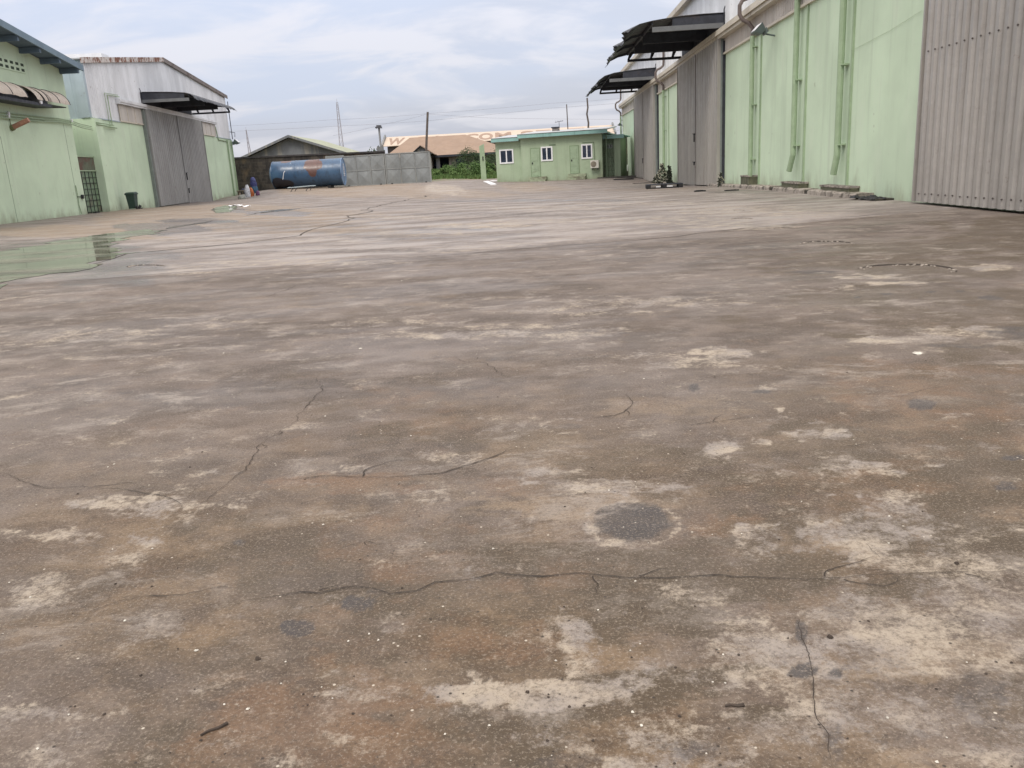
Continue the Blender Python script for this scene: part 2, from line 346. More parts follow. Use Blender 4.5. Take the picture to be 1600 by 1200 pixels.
PALE += [(1450,960,230,70,.55),(1250,1040,260,50,.5),(1400,1130,260,60,.4),(1350,820,130,30,.4)]
TAN = [(560,470,220,12,.3),(900,700,200,30,.5),(1150,700,90,25,.5),(1520,1030,150,30,.9),(1330,855,60,20,.8),(880,790,160,20,.7),(700,1060,200,30,.4),(1100,640,140,20,.4),(1420,1190,60,20,.6)]
for L_, k in ((PALE, 'pale'), (BROWN, 'brown'), (DARK, 'dark'), (ORANGE, 'orange'), (TAN, 'tan')):
    for q in L_: blob(k, *q[:4], amt=q[4], rot=(q[5] if len(q) > 5 else 0), rough=.7 if k == 'dark' else 1.7)
blob('dark', 985, 812, 66, 30, 1.0, .35, 5); blob('pale', 985, 817, 72, 33, .95, .3, 9, ring=.13); blob('pale', 985, 848, 50, 7, .8, .6, 4); blob('pale', 925, 826, 12, 14, .8, .6, 14); blob('pale', 886, 665, 38, 11, .75, .25, 3, ring=.16); blob('dark', 892, 666, 22, 6, .6, .5, 8)
# areas bounded by slab joints
def side(a, b):
    """signed distance (m) to the joint through two picture points; positive beyond it"""
    A, B = gp(*a), gp(*b); t = (B-A)/np.linalg.norm(B-A); n = np.array([-t[1], t[0]])
    return (GX-A[0])*n[0]+(GY-A[1])*n[1]
wob = (fbm(GX*.4, GY*.4, 40, 4)-.5)
F_['near'] = np.clip(1.15-np.hypot(GX*.6-.3, GY-1.2)/4.4+wob*1.2, 0, 1)
d1 = np.where(GX < gp(720,397)[0], side((45,443), (720,397)), side((720,397), (1210,352)))
m1 = np.clip(d1/.15+.5, 0, 1)*np.clip(1-(d1-3)/60, .55, 1)
F_['slab'] = m1*(GY > 2)*np.clip((12.5-GX+wob*6)/3, 0, 1)
nearstrip = np.clip(1-np.abs(d1-.7)/.8, 0, 1)*(GX < 9)
F_['pale'] = np.maximum(F_['pale'], nearstrip*.75*np.clip(fbm(GX*.5, GY*.5, 21)*1.6-.3, 0, 1))
for q in [(692,295,34,5,1),(750,352,90,5,.9),(640,365,120,5,.6),(900,345,160,4,.6),(1180,330,150,9,.6),(1050,345,120,8,.6),(450,410,160,5,.6),(250,425,90,5,.6),(1150,355,90,5,.7),(330,375,80,5,.5),(500,375,60,4,.5),(620,340,60,3,.6),(1000,318,120,3,.5),(850,325,120,3,.5)]: blob('pale', *q[:4], amt=q[4])
for q in [(420,352,120,8,.5),(900,385,160,7,.5),(620,372,80,3,.5),(1120,388,160,12,.4),(560,392,160,4,.5),(760,335,140,4,.5),(300,345,60,3,.7),(300,415,60,3,.4),(950,330,100,3,.4)]: blob('dark', *q[:4], amt=q[4])
for q in [(300,330,180,14,.8),(100,360,140,10,.9),(520,300,120,5,.9),(620,296,60,5,.8),(740,300,60,5,.7),(830,290,60,4,.7),(1000,292,70,4,.5)]: blob('tan', *q[:4], amt=q[4])
for q in [(80,404,150,36,.85),(200,396,50,12,.7),(250,355,70,9,1),(300,345,60,5,1),(430,332,60,5,.9),(360,326,25,6,.8),(220,398,60,9,.7),(640,365,160,10,.5),(480,350,160,10,.4),(800,312,160,3,.6),(1160,300,60,4,.6),(1250,312,90,5,.5)]: blob('wet', *q[:4], amt=q[4])
F_['soil'] = np.clip((GY-85.5+wob*3)/2, 0, 1)*np.clip((GY-60)/5, 0, 1)
F_['soil'] = np.maximum(F_['soil'], np.clip((np.hypot(GX, GY)-120)/20, 0, 1))
me = bpy.data.meshes.new('ground')
idx = np.arange(nr*nth).reshape(nr, nth); nx = np.roll(idx, -1, axis=1)
quads = np.stack([idx[:-1], idx[1:], nx[1:], nx[:-1]], -1).reshape(-1, 4)
verts = np.stack([GX, GY, GZ], -1)
cv = np.array([[0, 0, 0.]]); verts = np.vstack([verts, cv]); ctr = nr*nth
me.vertices.add(len(verts)); me.vertices.foreach_set('co', verts.ravel())
tris = np.stack([np.full(nth, ctr), idx[0], nx[0]], -1)
lt = np.concatenate([quads.ravel(), tris.ravel()]); starts = np.concatenate([np.arange(len(quads))*4, len(quads)*4+np.arange(len(tris))*3]); tot = np.concatenate([np.full(len(quads), 4), np.full(len(tris), 3)])
me.loops.add(len(lt)); me.loops.foreach_set('vertex_index', lt.astype(np.int32)); me.polygons.add(len(starts))
me.polygons.foreach_set('loop_start', starts.astype(np.int32)); me.polygons.foreach_set('loop_total', tot.astype(np.int32))
me.polygons.foreach_set('use_smooth', np.ones(len(starts), bool)); me.update(calc_edges=True)
for k, v in F_.items():
    a = me.attributes.new(k, 'FLOAT', 'POINT'); a.data.foreach_set('value', np.append(v, 0).astype(np.float32))
g = G('worn_concrete')
base = g.mix(g.rng(g.noise(.6, 8, .66, stretch=(.8, 1.1, 1)), .41, .60), (.092, .071, .059), (.160, .128, .110))
base = g.mix(g.rng(g.noise(2.2, 10, .72, stretch=(.75, 1.1, 1)), .46, .60, 0, .6), base, (.212, .174, .150))
base = g.mix(g.math('MULTIPLY', g.rng(g.noise(1.35, 10, .74, dist=.5), .48, .60, 0, .8), g.math('ADD', g.math('MULTIPLY', g.attr('near'), .65), .35)), base, (.056, .043, .034))
base = g.mix(g.attr('slab'), base, g.mix(g.rng(g.noise(.8, 10, .66, stretch=(.55, 1.15, 1)), .42, .60), (.185, .158, .146), (.335, .296, .276)))
warm = g.math('MULTIPLY', g.attr('near'), g.rng(g.noise(.9, 7, .65), .40, .58, .30, .95))
base = g.mix(warm, base, g.mix(g.rng(g.noise(3.1, 9, .72), .42, .6), (.095, .062, .036), (.21, .145, .088)))
def edge(name, nscale, k, lo, hi, amt, rough=.7, stretch=None, fine=.5):
    v = g.math('ADD', g.attr(name), g.math('MULTIPLY', g.math('SUBTRACT', g.noise(nscale, 8, rough, stretch=stretch), .5), k))
    return g.rng(g.math('ADD', v, g.math('MULTIPLY', g.math('SUBTRACT', g.noise(34, 7, .85), .5), k*fine)), lo, hi, 0, amt)
base = g.mix(edge('tan', 2.2, 2.6, .05, 1.2, .7), base, (.28, .205, .135))
base = g.mix(edge('brown', 2.6, 2.8, .0, 1.0, .88), base, (.082, .060, .038))
base = g.mix(edge('orange', 3.5, 3.2, .1, 1.35, .6), base, (.205, .118, .066))
base = g.mix(edge('pale', 4, 4.6, .2, 1.25, .95, .78, fine=.7), base, g.mix(g.rng(g.noise(3, 7), .42, .58), (.43, .36, .28), (.30, .26, .23)))
base = g.mix(edge('dark', 6, 1.8, .2, 1.0, .85), base, (.062, .056, .056))
cr = g.math('MULTIPLY', g.rng(g.noise(2.6, 13, .78, stretch=(.7, 1.1, 1), dist=.4), .51, .62), g.rng(g.noise(.5, 4), .40, .60))
base = g.mix(g.math('MULTIPLY', cr, .6), base, (.37, .32, .275))
# aggregate: grains, pits, pale fragments
base = g.mix(g.rng(g.noise(60, 9, .85), .50, .58, 0, .50), base, (.060, .044, .032))
base = g.mix(g.rng(g.noise(105, 6, .85), .53, .60, 0, .50), base, (.42, .35, .275))
vo = g.n.new('ShaderNodeTexVoronoi'); vo.inputs['Scale'].default_value = 26; g.t.links.new(g.pos, vo.inputs['Vector'])
base = g.mix(g.math('MULTIPLY', g.rng(vo.outputs['Distance'], .14, .06), g.rng(g.noise(9, 4), .5, .56)), base, (.05, .038, .03))
vo2 = g.n.new('ShaderNodeTexVoronoi'); vo2.inputs['Scale'].default_value = 21; g.t.links.new(g.pos, vo2.inputs['Vector'])
base = g.mix(g.math('MULTIPLY', g.rng(vo2.outputs['Distance'], .10, .05), g.rng(g.noise(5, 4), .53, .57)), base, (.55, .49, .40))
base = g.mix(g.attr('soil'), base, g.mix(g.rng(g.noise(.3, 7), .4, .6), (.20, .125, .08), (.11, .12, .05)))
wetm = edge('wet', .9, 1.6, .25, .9, 1.0, .6)
base = g.mix(g.math('MULTIPLY', wetm, .55), base, (.055, .043, .034))
h = g.math('ADD', g.math('MULTIPLY', g.noise(45, 10, .85), 1.3), g.math('MULTIPLY', g.noise(6, 6, .6), 1.6))
g.bump(h, .5, .014)
ro = g.math('ADD', g.rng(g.noise(.8, 8, .65, stretch=(.5, 1.2, 1)), .40, .60, .52, .82), g.math('MULTIPLY', wetm, -.30), True)
m_ground = g.done(base, ro, 0, .35)
me.materials.append(m_ground)
go = bpy.data.objects.new('ground', me); COL.objects.link(go); tag(go, kind='structure')
del F_, verts, quads
# ------------------------------------------------------------------ water lying on the yard
g = G('rain_water'); c = g.mix(g.rng(g.noise(.9, 8, .65, stretch=(.5, 1.2, 1)), .42, .6), (.09, .085, .065), (.20, .185, .145))
m_water = g.done(c, g.rng(g.noise(.7, 7, .65, stretch=(.5, 1.2, 1)), .42, .62, .05, .26), 0, .5)
g.b.inputs['IOR'].default_value = 1.33; g.bump(g.noise(3.5, 4, stretch=(.6, 1.3, 1)), .12, .01)
def puddle(pts, sub=8, amp=.10):
    m = MB(); out = []
    P = [np.array(on_ground(*p)[:2]) for p in pts]
    for i in range(len(P)):
        a, b = P[i], P[(i+1) % len(P)]; n = max(2, int(np.linalg.norm(b-a)/.12))
        for k in range(n):
            q = a+(b-a)*k/n; sc = amp*(1 if n > 2 else .3)
            q = q+np.array([fbm(np.array([q[0]*1.3]), np.array([q[1]*1.3]), 5)[0]-.5, fbm(np.array([q[0]*1.3+50]), np.array([q[1]*1.3]), 6)[0]-.5])*sc*4
            q = q+np.array([fbm(np.array([q[0]*5.]), np.array([q[1]*5.]), 15)[0]-.5, fbm(np.array([q[0]*5+50]), np.array([q[1]*5.]), 16)[0]-.5])*sc*1.6
            out.append((q[0], q[1], gzf(*q)+.006))
    from mathutils.geometry import delaunay_2d_cdt
    nn_ = len(out); vs2, _, fs2, *_r2 = delaunay_2d_cdt([Vector((q[0], q[1])) for q in out], [(k, (k+1) % nn_) for k in range(nn_)], [], 1, 1e-4)
    m.v += [(v.x, v.y, gzf(v.x, v.y)+.006) for v in vs2]
    for f in fs2:
        a, b, c = (vs2[k] for k in f[:3]); ar = (b.x-a.x)*(c.y-a.y)-(b.y-a.y)*(c.x-a.x)
        if abs(ar) > 1e-6: m.f.append(tuple(f) if ar > 0 else tuple(f)[::-1])
    return tag(m.build('puddle', m_water), kind='structure')
puddle([(-40,400),(0,392),(60,383),(150,368),(200,361),(250,358),(262,362),(215,370),(182,377),(176,386),(196,394),(215,398),(176,405),(120,421),(60,430),(20,438),(-40,452)], amp=.30)
puddle([(262,355),(300,350),(332,345),(325,348),(290,353),(262,358)], amp=.05)
puddle([(330,326),(352,321),(372,323),(360,331),(338,333)], amp=.1)
puddle([(400,331),(440,327),(470,326),(450,329),(410,333)], amp=.05)
# ------------------------------------------------------------------ cracks and joints
m_crack = mk('crack_dirt', (.045, .034, .026), .95, .3, 20)
def crack(mb, pts, wd, jit=.5, seed=1, sub=None, dropout=0.0):
    """a ragged split: meanders at several scales, swells, pinches out and branches"""
    rnd = random.Random(seed); P = [Vector(on_ground(*p)) for p in pts]; out = []; run = 0.0
    for a, b in zip(P[:-1], P[1:]):
        L_ = (b-a).length; n = int(max(3, min(160, L_/(wd*1.6)))); t = (b-a).normalized(); nn = Vector((-t.y, t.x, 0)); ts = np.arange(n)/n
        u = run+ts*L_; amp = min(L_*.10, wd*7)*jit*2
        f = (fbm(u/(wd*14)+seed*9.7, u*0+seed, seed, 3)-.5)*amp*1.6+(fbm(u/(wd*3.2)+seed*3.1, u*0+seed+5, seed+3, 2)-.5)*min(wd*3.2, L_*.05)*jit*2
        e = np.minimum(1, np.minimum(ts, 1-ts)*6+.25)
        for k in range(n): out.append(a+(b-a)*float(ts[k])+nn*float(f[k]*e[k]))
        run += L_
    out.append(P[-1]); prev = None; N_ = len(out); uu = np.arange(N_)
    wv = fbm(uu*.09+seed*2.3, uu*0+seed, seed+7, 3); wf = fbm(uu*.9+seed, uu*0+3., seed+8, 2)
    for k in range(N_):
        t = (out[min(k+2, N_-1)]-out[max(k-2, 0)]).normalized(); nn = Vector((-t.y, t.x, 0))
        end = min(1, k/8, (N_-1-k)/8); ww = wd*max(.36, (float(wv[k])-.22)*1.7)*.52*(.55+.9*float(wf[k]))*(.1+.9*end)*.5
        q = out[k]; z = gzf(q.x, q.y)+.004; cur = ((q.x-nn.x*ww, q.y-nn.y*ww, z), (q.x+nn.x*ww*1.1, q.y+nn.y*ww*1.1, z))
        if wd < .02 and 10 < k < N_-12 and rnd.random() < .035:
            sgn = rnd.choice((-1, 1)); br = Vector((q.x, q.y, 0)); dirv = (t*rnd.uniform(.3, 1)+nn*sgn*rnd.uniform(.5, 1)).normalized(); pb = None; nb = rnd.randint(5, 16)
            for b_ in range(nb):
                w2_ = wd*.22*(1-b_/nb)+.0004; br = br+dirv*wd*1.7; dirv = (dirv+Vector((rnd.gauss(0, .35), rnd.gauss(0, .35), 0))).normalized(); n2_ = Vector((-dirv.y, dirv.x, 0))
                cb_ = ((br.x-n2_.x*w2_, br.y-n2_.y*w2_, z-.0005), (br.x+n2_.x*w2_, br.y+n2_.y*w2_, z-.0005))
                if pb: mb.face([pb[0], cb_[0], cb_[1], pb[1]])
                pb = cb_
        if prev and not (dropout and wv[k] < .30+dropout*.5): mb.face([prev[0], cur[0], cur[1], prev[1]])
        prev = cur
cr_ = MB()
CR = [([(95,960),(130,962),(185,941),(230,933),(290,930),(345,918),(378,921)], .007),
 ([(340,961),(380,940),(430,933),(470,926),(500,928),(545,918),(585,921),(610,930),(650,924),(680,910),(740,905),(775,895),(800,899),(850,902),(900,897),(960,901),(1040,905),(1100,901),(1200,905),(1260,907),(1350,899),(1440,896),(1500,895),(1560,895),(1610,886)], .008),
 ([(5,738),(30,752),(75,763),(130,760),(210,768),(260,778),(285,790),(280,806)], .010),
 ([(430,748),(460,751),(510,744),(560,747),(620,745),(690,740),(740,725),(790,706),(832,697)], .011),
 ([(498,588),(505,611),(485,632),(455,665),(400,700),(385,735),(345,765),(320,785),(290,795)], .007),
 ([(975,615),(988,630),(975,645),(960,650),(915,656)], .010),([(1350,848),(1362,862),(1382,879)], .005),
 ([(1250,968),(1265,1030),(1270,1070),(1275,1120),(1295,1150),(1300,1199)], .0055),([(398,470),(430,460),(462,446)], .02),([(1408,622),(1450,608),(1480,604)], .014),
 ([(0,1117),(60,1105),(100,1090),(150,1065),(220,1020)], .004),([(470,886),(500,870),(560,850),(620,832)], .004),([(1060,666),(1120,660),(1180,650)], .006),
 ([(180,905),(260,890)], .003),([(130,965),(210,905)], .004),([(700,560),(760,568),(800,590)], .007),([(1285,700),(1340,697),(1400,690)], .006)]
for k, (p, wd) in enumerate(CR): crack(cr_, p, wd*1.12, seed=k)
JT = [([(0,443),(40,432),(80,424),(120,412),(180,403)], .09),([(45,443),(130,438),(225,430),(300,424),(475,413)], .05),([(475,413),(600,404),(720,397),(850,386),(1000,375),(1210,352)], .03),
 ([(105,425),(180,403),(200,396),(270,390),(380,380),(470,368),(485,360),(540,345),(590,322),(640,312),(675,303)], .09),
 ([(380,338),(400,333),(430,330)], .5),([(440,328),(550,318),(620,314)], .14),([(600,317),(700,314),(760,313)], .25),([(350,325),(400,329),(450,327)], .25),([(258,358),(300,351),(332,345)], .22),
 ([(0,346),(90,341),(200,334),(330,326),(400,322)], .12),([(0,353),(130,345),(260,338),(380,337)], .07),([(600,352),(760,340),(1000,318),(1150,305)], .06),([(560,392),(700,383),(900,366)], .03),([(1240,345),(1400,333),(1500,331)], .04)]
for k, (p, wd) in enumerate(JT): crack(cr_, p, wd*(2.4 if wd < .1 else 1.6), jit=.3, seed=50+k)
tag(cr_.build('pavement_cracks', m_crack), kind='structure')
# broken ring cuts in the slab
m_rubble = mk('broken_concrete', (.30, .26, .22), .95, .35, 30)
def rock(mb, x, y, z, r, flat=.6, rnd=random):
    import itertools
    vs_ = []; i = len(mb.v)
    for k in range(6):
        q = k*math.pi/3+rnd.uniform(-.3, .3); e = r*rnd.uniform(.7, 1.15); vs_.append((x+e*math.cos(q), y+e*math.sin(q), z+r*flat*rnd.uniform(0, .3)))
    top = [(x+(a[0]-x)*.55, y+(a[1]-y)*.55, z+r*flat*rnd.uniform(.8, 1.3)) for a in vs_]
    mb.v += vs_+top
    for k in range(6): mb.f.append((i+k, i+(k+1) % 6, i+6+(k+1) % 6, i+6+k))
    mb.f.append(tuple(i+6+k for k in range(6)))
for x, y, rx, ry, a0, a1, wd in [(1415,424,80,11,-10,165,.05),(1292,382,43,5,10,175,.06),(1225,357,15,1.6,0,180,.07),(1160,343,18,2,20,170,.07),(1155,329,8,.8,0,180,.06),(230,417,30,3,20,190,.07)]:
    mb = MB(); pts = [(x+rx*math.cos(rad(a)), y-ry*math.sin(rad(a))) for a in np.linspace(a0, a1, 14)]
    crack(mb, pts, wd*2.4, jit=.25, seed=int(x)); crack(mb, [(p[0], p[1]+ry*.12) for p in pts[2:-2]], wd*1.1, jit=.4, seed=int(x)+1, dropout=.3)
    tag(mb.build('ring_cut', m_crack), kind='structure')
    rb = MB(); rnd = random.Random(int(x))
    for k in range(26):
        q = rad(rnd.uniform(a0, a1)); f = rnd.uniform(.86, 1.02); P = on_ground(x+rx*f*math.cos(q), y-ry*f*math.sin(q)+ry*.08); rock(rb, P[0], P[1], P[2]+.001, rnd.uniform(.008, .024), .5, rnd)
    tag(rb.build('rubble', m_rubble), kind='stuff', label='crumbs of broken concrete along a ring cut in the yard slab', cat='rubble')
# grit, chips and leaf bits strewn near the camera
m_chip = mk('pale_chips', (.62, .58, .50), .8, .25, 40); m_bit = mk('dark_bits', (.06, .045, .035), .9, .3, 40)
for nm, mt, n, lab in (('pebbles', m_chip, 90, 'pale grit and chips strewn over the concrete yard'), ('leaf_litter', m_bit, 110, 'dark crumbs of leaf and dirt strewn over the concrete yard')):
    mb = MB(); rnd = random.Random(n)
    for k in range(n):
        y_ = 1199-760*rnd.random()**1.4; x_ = rnd.uniform(-50, 1650)
        if rnd.random() < .5: x_ = rnd.gauss(700, 300)
        P = gp(x_, y_); rock(mb, P[0], P[1], .001, rnd.uniform(.0012, .0032)*(1.2 if nm == 'pebbles' else 1.3)*(1+.12*P[1]), .5, rnd)
    tag(mb.build(nm, mt), lab, 'litter', kind='stuff')
def stick(px_, py_, L_, ang, r, label, mat=m_bit):
    P = on_ground(px_, py_); m = MB(); d = Vector((math.cos(rad(ang)), math.sin(rad(ang)), 0)); nn = Vector((-d.y, d.x, 0))
    c = Vector(P)+Vector((0, 0, r*.8)); m.tube([c-d*L_/2, c-d*L_*.2+nn*r*.8, c+d*L_*.15-nn*r*.5, c+d*L_/2], r*.6, 6, r*1.1)
    tag(m.build('stick', mat), label, 'stick')
stick(335,1141,.062,38,.0042,'dark twig on the concrete at the lower left of the yard')
stick(1148,1104,.042,0,.004,'short dark twig lying flat on pale crusted concrete')
stick(372,685+385-300+30,.05,10,.004,'dark splinter beside the middle left crack') if False else None
for (x, y, r, lab) in [(404,1030,.0085,'dark pebble by the grey stain at the lower left'),(1495,881,.008,'round dark pebble beside the long crack at right'),(1297,997,.008,'flat dark pebble under the pale crust at lower right'),(824,1083,.0055,'small dark pebble on the bright crust at bottom centre')]:
    P = gp(x, y); m = MB(); rnd = random.Random(x)
    for k in range(3): rock(m, P[0]+rnd.uniform(-1, 1)*r*.3, P[1]+rnd.uniform(-1, 1)*r*.3, .001, r*(1-.2*k), .75, rnd)
    tag(m.build('pebble', m_bit), lab, 'pebble')
for (x, y, r, lab) in [(306,1017,.006,'white chip on the brown concrete at lower left'),(387,1108,.005,'white flat chip at the bottom left of the yard'),(1434,553,.03,'pale mortar lump on the right of the yard'),(563,545,.012,'white chip on the pale band in the left half of the yard')]:
    P = gp(x, y); m = MB(); rnd = random.Random(x); rock(m, P[0], P[1], .001, r, .35, rnd); rock(m, P[0]+r*.5, P[1]+r*.3, .001, r*.7, .3, rnd)
    tag(m.build('chip', m_chip), lab, 'chip')
# ================================================================== right-hand warehouse
W0 = RW.w(45, 0, 0)
wh = empty('warehouse', W0, 'long pale green warehouse with white upper cladding and grey corrugated doors, right of the yard', 'warehouse')
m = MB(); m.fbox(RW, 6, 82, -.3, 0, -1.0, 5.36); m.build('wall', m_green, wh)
m = MB(); m.fbox(RW, 6, 82, -.3, -.03, 5.36, 8.9); m.fbox(RW, 81.7, 82, -24, -.3, -1, 8.9); m.fbox(RW, 6, 6.3, -24, -.3, -1, 8.9); m.build('inner_wall', m_clad, wh)
m = corr(RW, 6, 82, 6.3, 8.93, .22, .03, -.028); m.build('upper_cladding', m_clad, wh)
m = corr(RW, 6, 82, 5.40, 6.05, .20, .07, -.028); m.build('lower_cladding', m_strip, wh)
m = MB(); m.fbox(RW, 6, 82.02, 0, .10, 5.35, 5.43); m.build('flashing', m_cream, wh)
m = MB(); m.fbox(RW, 6, 81.6, .02, .36, 6.17, 6.34); m.fbox(RW, 6, 81.6, .02, .30, 6.0, 6.17); m.fbox(RW, 6, 81.6, .34, .38, 6.12, 6.2); m.build('door_track', m_cream, wh)
m = MB(); m.fbox(RW, 5.8, 82.3, -.1, .28, 8.92, 9.06); m.fbox(RW, 5.8, 82.3, .28, .31, 8.86, 9.12); m.build('fascia', m_cream, wh)
m = MB(); m.hexa([RW.w(5.8,.3,9.06),RW.w(82.3,.3,9.06),RW.w(82.3,-12,10.9),RW.w(5.8,-12,10.9),RW.w(5.8,.3,9.14),RW.w(82.3,.3,9.14),RW.w(82.3,-12,10.98),RW.w(5.8,-12,10.98)])
m.hexa([RW.w(5.8,-12,10.9),RW.w(82.3,-12,10.9),RW.w(82.3,-24.3,9.06),RW.w(5.8,-24.3,9.06),RW.w(5.8,-12,10.98),RW.w(82.3,-12,10.98),RW.w(82.3,-24.3,9.14),RW.w(5.8,-24.3,9.14)]); m.build('roof', m_roof, wh)
m_seam = mk('door_seam', (.09, .085, .08), .7, .2)
def sliding_door(F, root, s0, s1, zt, mat, pitch, dep, n0=.16, mid=True, leaf_gap=.05, zb=None, latches=()):
    zb = zb or (lambda s: gzf(*F.w(s, n0, 0)[:2])+.05)
    d = bpy.data.objects.new('sliding_door', None); COL.objects.link(d); d.parent = root; d.location = [float(a-b) for a, b in zip(F.w((s0+s1)/2, n0, 0), parent_world(root))]
    sm = (s0+s1)/2
    for a, b in (((s0, sm-leaf_gap/2), (sm+leaf_gap/2, s1)) if mid else ((s0, s1),)):
        m = corr(F, a, b, zb, zt, pitch, dep, n0+.045)
        zz0 = min(zb(a), zb(b))
        m.fbox(F, a, b, n0-.05, n0+.04, zz0+.02, zt-.01)
        m.fbox(F, a, a+.06, n0+.04, n0+.11, zz0, zt); m.fbox(F, b-.06, b, n0+.04, n0+.11, zz0, zt)
        m.build('door_leaf', mat, d)
    if mid:
        m = MB(); m.fbox(F, sm-leaf_gap/2, sm+leaf_gap/2, n0-.04, n0+.02, zb(sm), zt); m.build('door_seam', m_seam, d)
    for s, z, hh in latches:
        m = MB(); m.fbox(F, s-.09, s+.09, n0+.09, n0+.17, z, z+.05); m.fbox(F, s-.03, s+.03, n0+.09, n0+.16, z-hh, z); m.tube([F.w(s-.12, n0+.15, z+.03), F.w(s+.14, n0+.17, z+.05)], .02, 6); m.build('latch', m_blk, d)
    return d
d3 = RW.pix(1430, 220, .27)[0]; d2a = RW.pix(1121, 200, .3)[0]; d2b = RW.pix(1059, 200, .3)[0]; d1a = RW.pix(1021, 200, .3)[0]; d1b = RW.pix(991, 200, .3)[0]
m_screw = mk('screw_heads', (.10, .085, .08), .6, .2)
door3 = sliding_door(RW, wh, 6.5, d3, 6.0, m_door, .29, .055, .16, mid=False)
sliding_door(RW, wh, d2a, d2b, 6.02, m_door, .42, .04, .22, latches=(((d2a+d2b)/2, 2.3, .35), ((d2a+d2b)/2, .95, .12)))
sliding_door(RW, wh, d1a, d1b, 6.02, m_door, .42, .04, .22, latches=(((d1a+d1b)/2, 1.3, .3),))
m = MB(); m_jamb = mk('grey_green_jamb', (.20, .225, .21), .6, .12, 3)
for s, e_ in ((37.75, d2a), (57.85, d1a)):
    m = MB(); m.fbox(RW, s, e_, 0, .18, -.6, 5.98); m.build('door_jamb', m_jamb, wh)
    m = MB(); m.fbox(RW, s-.13, s, .001, .10, -.6, 5.9); m.build('door_stop', m_dark, wh)
m = MB(); rnd = random.Random(3)
for k in range(43):
    s = 6.8+.29*k+.1
    if s > d3-.1: break
    for z in (3.0, .22): m = MB(); m.tube([RW.w(s, .25, z), RW.w(s, .272, z+rnd.uniform(-.01, .01))], .015, 6); m.build('door_screw', m_screw, door3)
# downpipes
def downpipe(s, zt, zb, kick=0.0, swan=True, r=.085, n=.17, root=wh, F=RW, sw=None):
    m = MB(); m.tube([F.w(s, n, zt), F.w(s, n, zb+.55), F.w(s, n, zb+.5), F.w(s-kick, n+abs(kick)*.3, zb)], r, 10)
    for z in (zb+.75, zt*.55, zt-.4): m.fbox(F, s-r-.07, s+r+.07, .001, n+r*.3, z, z+.04)
    p = m.build('downpipe', m_greenp, root, smooth=False)
    if swan:
        m = MB(); m.tube([F.w(s+.1, .12, 8.85), F.w(s+.1, .12, 7.0), F.w(s+.12, .14, 6.8), F.w(s+.1, .3, 6.66), F.w(s+.1, .52, 6.58), F.w(s+.1, .62, 6.42), F.w(s+.1, .62, 6.12), F.w(s+.08, .52, 5.93), F.w(s+.04, .3, 5.80), F.w(s, .17, 5.62), F.w(s, n, 5.3)], r*.85, 10)
        m.build('swan_neck', m_pipe, p)
    return p
downpipe(32.45, 5.35, .25, 0); downpipe(27.1, 6.0, .62, -.18, swan=False); downpipe(23.15, 6.0, .55, -.12, swan=False); downpipe(54.5, 5.35, -.25); downpipe(81.7, 5.35, -.35)
for s in (31.75, 26.5, 22.75, 53.3): m = MB(); m.fbox(RW, s-.045, s+.045, 0, .05, gzf(*RW.w(s, 0, 0)[:2]), 5.34); m.build('wall_batten', m_greenp, wh)
# floodlight on the wall
def floodlight(F, root, s, n, z, sc=1.0, tilt=.5):
    d = MB(); c = np.array(F.w(s, n, z)); D, Nn, Z_ = F.d, F.n, np.array([0, 0, 1.])
    def P(a, b, cc): return tuple(c+D*a*sc+Nn*b*sc+Z_*cc*sc)
    d.tube([P(0, -n/sc, -.25), P(0, -.05, -.15), P(0, 0, 0)], .03*sc, 6)
    d.hexa([P(-.22,-.1,-.05),P(.22,-.1,-.05),P(.22,.05,-.2),P(-.22,.05,-.2),P(-.32,.05,.18),P(.32,.05,.18),P(.32,.32,-.1),P(-.32,.32,-.1)])
    d.hexa([P(-.14,-.22,-.1),P(.14,-.22,-.1),P(.14,-.1,-.22),P(-.14,-.1,-.22),P(-.14,-.14,.04),P(.14,-.14,.04),P(.14,-.02,-.08),P(-.14,-.02,-.08)])
    o = d.build('floodlight', mk('lamp_housing', (.12, .15, .15), .5, .15, 5) if 'lamp_housing' not in bpy.data.materials else bpy.data.materials['lamp_housing'], root)
    g_ = MB(); g_.hexa([P(-.28,.075,.155),P(.28,.075,.155),P(.28,.295,-.065),P(-.28,.295,-.065),P(-.28,.085,.165),P(.28,.085,.165),P(.28,.305,-.055),P(-.28,.305,-.055)])
    g_.build('lens', m_white, o); return o
floodlight(RW, wh, 30.1, .45, 5.25, .95)
floodlight(RW, wh, 81.0, .3, 4.6, .8)
